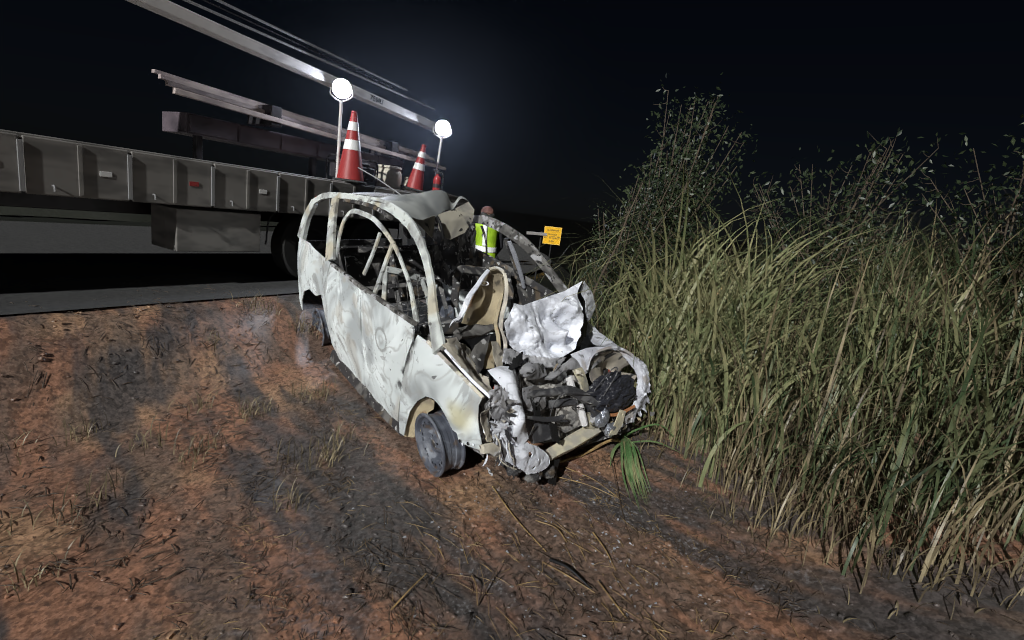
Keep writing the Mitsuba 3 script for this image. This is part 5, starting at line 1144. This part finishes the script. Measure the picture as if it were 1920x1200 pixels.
stalk([(0.64, 2.66, 0.02), (0.69, 2.5, 0.03), (0.73, 2.38, 0.01)], [0.006, 0.004], 'm_straw', 'short yellow stalk right of the ruts')
stalk([(0.62, 2.28, 0.02), (0.68, 2.16, 0.02), (0.73, 2.06, 0.01)], [0.006, 0.004], 'm_straw', 'straw at the lower right edge of the mud')
stalk([(-0.03, 2.27, 0.02), (0.0, 2.18, 0.05), (0.02, 2.10, 0.01)], [0.005, 0.004], 'm_straw', 'left leg of the bent straw in the foreground')
stalk([(0.02, 2.10, 0.01), (0.06, 2.2, 0.04), (0.10, 2.3, 0.06)], [0.005, 0.004], 'm_stick', 'right leg of the bent straw in the foreground')
stalk([(-0.38, 2.02, 0.01), (-0.32, 2.12, 0.03), (-0.26, 2.24, 0.04)], [0.006, 0.004], 'm_straw', 'straw standing at the lower left of the mud')
stalk([(0.30, 2.72, 0.02), (0.42, 2.66, 0.02), (0.48, 2.56, 0.01)], [0.005, 0.004], 'm_straw', 'pale straw between the two dark ruts')

# litter too small to pick apart
def litter(n, seed, ln, wd, box_, dens, dirn=None):
    r = np.random.default_rng(seed)
    x = r.uniform(box_[0], box_[1], n * 4); y = r.uniform(box_[2], box_[3], n * 4)
    a, b = (x + y) * 0.707, (x - y) * 0.707
    d = nfbm(np.stack([a * 5.0, b * 1.5, 0 * a + 3], -1), 3, seed)
    k = r.random(len(x)) < np.clip((d - dens) * 5, 0.03, 1)
    x, y = x[k][:n], y[k][:n]
    m = len(x)
    az = r.uniform(0, 2 * np.pi, m) if dirn is None else r.normal(dirn, 0.5, m)
    L_ = r.uniform(*ln, m)
    dx, dy = np.cos(az) * L_ / 2, np.sin(az) * L_ / 2
    w_ = r.uniform(*wd, m) / 2
    ends = []
    for s in (-1, 1):
        ends.append(np.stack([x + s * dx, y + s * dy, fine_z(x + s * dx, y + s * dy) + r.uniform(0.002, 0.022, m)], -1))
    mid = (ends[0] + ends[1]) / 2
    mid[:, 2] = np.maximum(mid[:, 2], fine_z(x, y) + 0.004) + r.uniform(0, 0.006, m)
    sd = np.stack([-np.sin(az), np.cos(az), 0 * az], -1) * w_[:, None]
    upw = np.array([0, 0, 1.0]) * w_[:, None]
    v = np.stack([ends[0] - sd, ends[0] + sd, mid - sd, mid + sd, mid + upw * 1.6, ends[1] - sd, ends[1] + sd], 1).reshape(-1, 3)
    f1 = np.array([[0, 4, 2], [0, 1, 4], [1, 3, 4], [2, 4, 5], [4, 6, 5], [4, 3, 6]])
    f = (f1[None] + (np.arange(m) * 7)[:, None, None]).reshape(-1, 3)
    return trimesh.Trimesh(v, f, process=False)
put('straw_litter', cat([litter(520, 31, (0.02, 0.10), (0.0012, 0.003), (-1.4, 1.5, 1.7, 4.0), 0.46), litter(90, 32, (0.08, 0.2), (0.0016, 0.0035), (-0.5, 0.9, 1.7, 3.1), 0.48, 5.5)]), 'm_straw', False, label='short straws scattered over the mud', category='straw', kind='stuff')
put('burnt_litter', cat([litter(2200, 33, (0.015, 0.07), (0.0015, 0.005), (-1.6, 1.6, 1.7, 4.2), 0.45), litter(1800, 35, (0.03, 0.12), (0.003, 0.008), (-4.4, -0.9, 2.0, 6.0), 0.40), litter(900, 36, (0.03, 0.1), (0.002, 0.006), (0.9, 3.4, 1.7, 3.8), 0.40), litter(140, 34, (0.08, 0.22), (0.002, 0.005), (-0.6, 1.0, 1.7, 3.2), 0.45, 5.5)]), 'm_stick', False, label='burnt twigs and dark scraps scattered over the mud', category='debris', kind='stuff')
r = np.random.default_rng(41)
cl = []
for k in range(1200):
    x, y = (r.uniform(-1.3, 1.4), r.uniform(1.75, 4.2)) if k < 400 else (r.uniform(-4.2, 3.0), r.uniform(1.8, 5.2))
    s = r.uniform(0.004, 0.012) * (0.6 + r.random()) * (1 if k < 400 else 1.5)
    v = trimesh.creation.icosphere(subdivisions=1).vertices * np.array([s, s * r.uniform(0.7, 1.2), s * 0.6]) * r.uniform(0.6, 1.35, (42, 1))
    cl.append(trimesh.Trimesh(v + [x, y, float(fine_z(np.array(x), np.array(y))) + s * 0.2], trimesh.creation.icosphere(subdivisions=1).faces, process=False))
put('mud_clods', cat(cl), 'm_mud', 50, label='small clods of red mud lying on the ground', category='mud', kind='stuff')
r = np.random.default_rng(43)
cl = []
for k in range(260):
    a = r.normal(0, 1, 2)
    x, y = (0.75 + 0.25 * a[0], 2.25 + 0.3 * a[1]) if k % 2 else (0.2 + 0.5 * a[0], 2.7 + 0.35 * a[1])
    s = r.uniform(0.002, 0.008)
    v = r.normal(0, 1, (6, 3)) * s * [1, 1, 0.4]
    m = trimesh.Trimesh(v).convex_hull
    m.apply_translation([x, y, float(fine_z(np.array(x), np.array(y))) + s * 0.5])
    cl.append(m)
bsdf('m_ashflake', (0.30, 0.31, 0.34), 0.4)
put('ash_flakes', cat(cl), 'm_ashflake', False, label='pale flakes of ash strewn over the dark mud', category='ash', kind='stuff')

# thin smoke hanging round the lamps, lit by them
def smoke(key, c, s, dens, seed, label):
    n = 40
    t = (np.arange(n) + 0.5) / n * 2 - 1
    zz, yy, xx = np.meshgrid(t, t, t, indexing='ij')
    r2 = xx ** 2 + yy ** 2 + zz ** 2
    d = np.exp(-r2 * 4.5) * np.clip(1 - r2, 0, 1) * (0.45 + 1.1 * nfbm(np.stack([xx, yy, zz], -1) * 2.5 + seed, 3, seed))
    scene[key + '_medium'] = {'type': 'heterogeneous', 'albedo': {'type': 'rgb', 'value': [0.58, 0.70, 0.98]}, 'scale': 1.0,
                              'sigma_t': {'type': 'gridvolume', 'grid': mi.VolumeGrid((d * dens).astype(np.float32)[..., None]), 'to_world': T().translate((c - s).tolist()).scale((2 * s).tolist())}}
    scene[key] = {'type': 'cube', 'to_world': T().translate(c.tolist()).scale(s.tolist()), 'bsdf': {'type': 'null'}, 'interior': {'type': 'ref', 'id': key + '_medium'}}
    tag(key, label, 'smoke', None, 'stuff')
smoke('smoke', tw((-0.45, 0.0, 2.95)), np.array([3.8, 2.8, 2.6]), 0.030, 3, 'thin pale smoke hanging in the light of the lamps above the truck deck')

r = np.random.default_rng(61)
cx, cy = r.uniform(-4.6, -0.9, 60), r.uniform(2.0, 6.6, 60)
ok = (ground_z(cx, cy) < 0.27) & (cx < -0.75 - (cy - 3.2) * 0.62)
cx, cy = cx[ok], cy[ok]
k = r.integers(0, len(cx), 900)
x, y = cx[k] + r.normal(0, 0.07, 900), cy[k] + r.normal(0, 0.07, 900)
put('weeds', ribbons(np.stack([x, y, fine_z(x, y) - 0.01], -1), r.uniform(0, 2 * np.pi, 900), r.uniform(0.05, 0.24, 900), r.uniform(0.003, 0.008, 900), r.uniform(0.2, 1.2, 900), r.uniform(0.3, 1.4, 900), 4), 'm_blade_dry', True,
    label='sparse trampled weeds on the muddy slope below the road', category='weeds', kind='stuff')
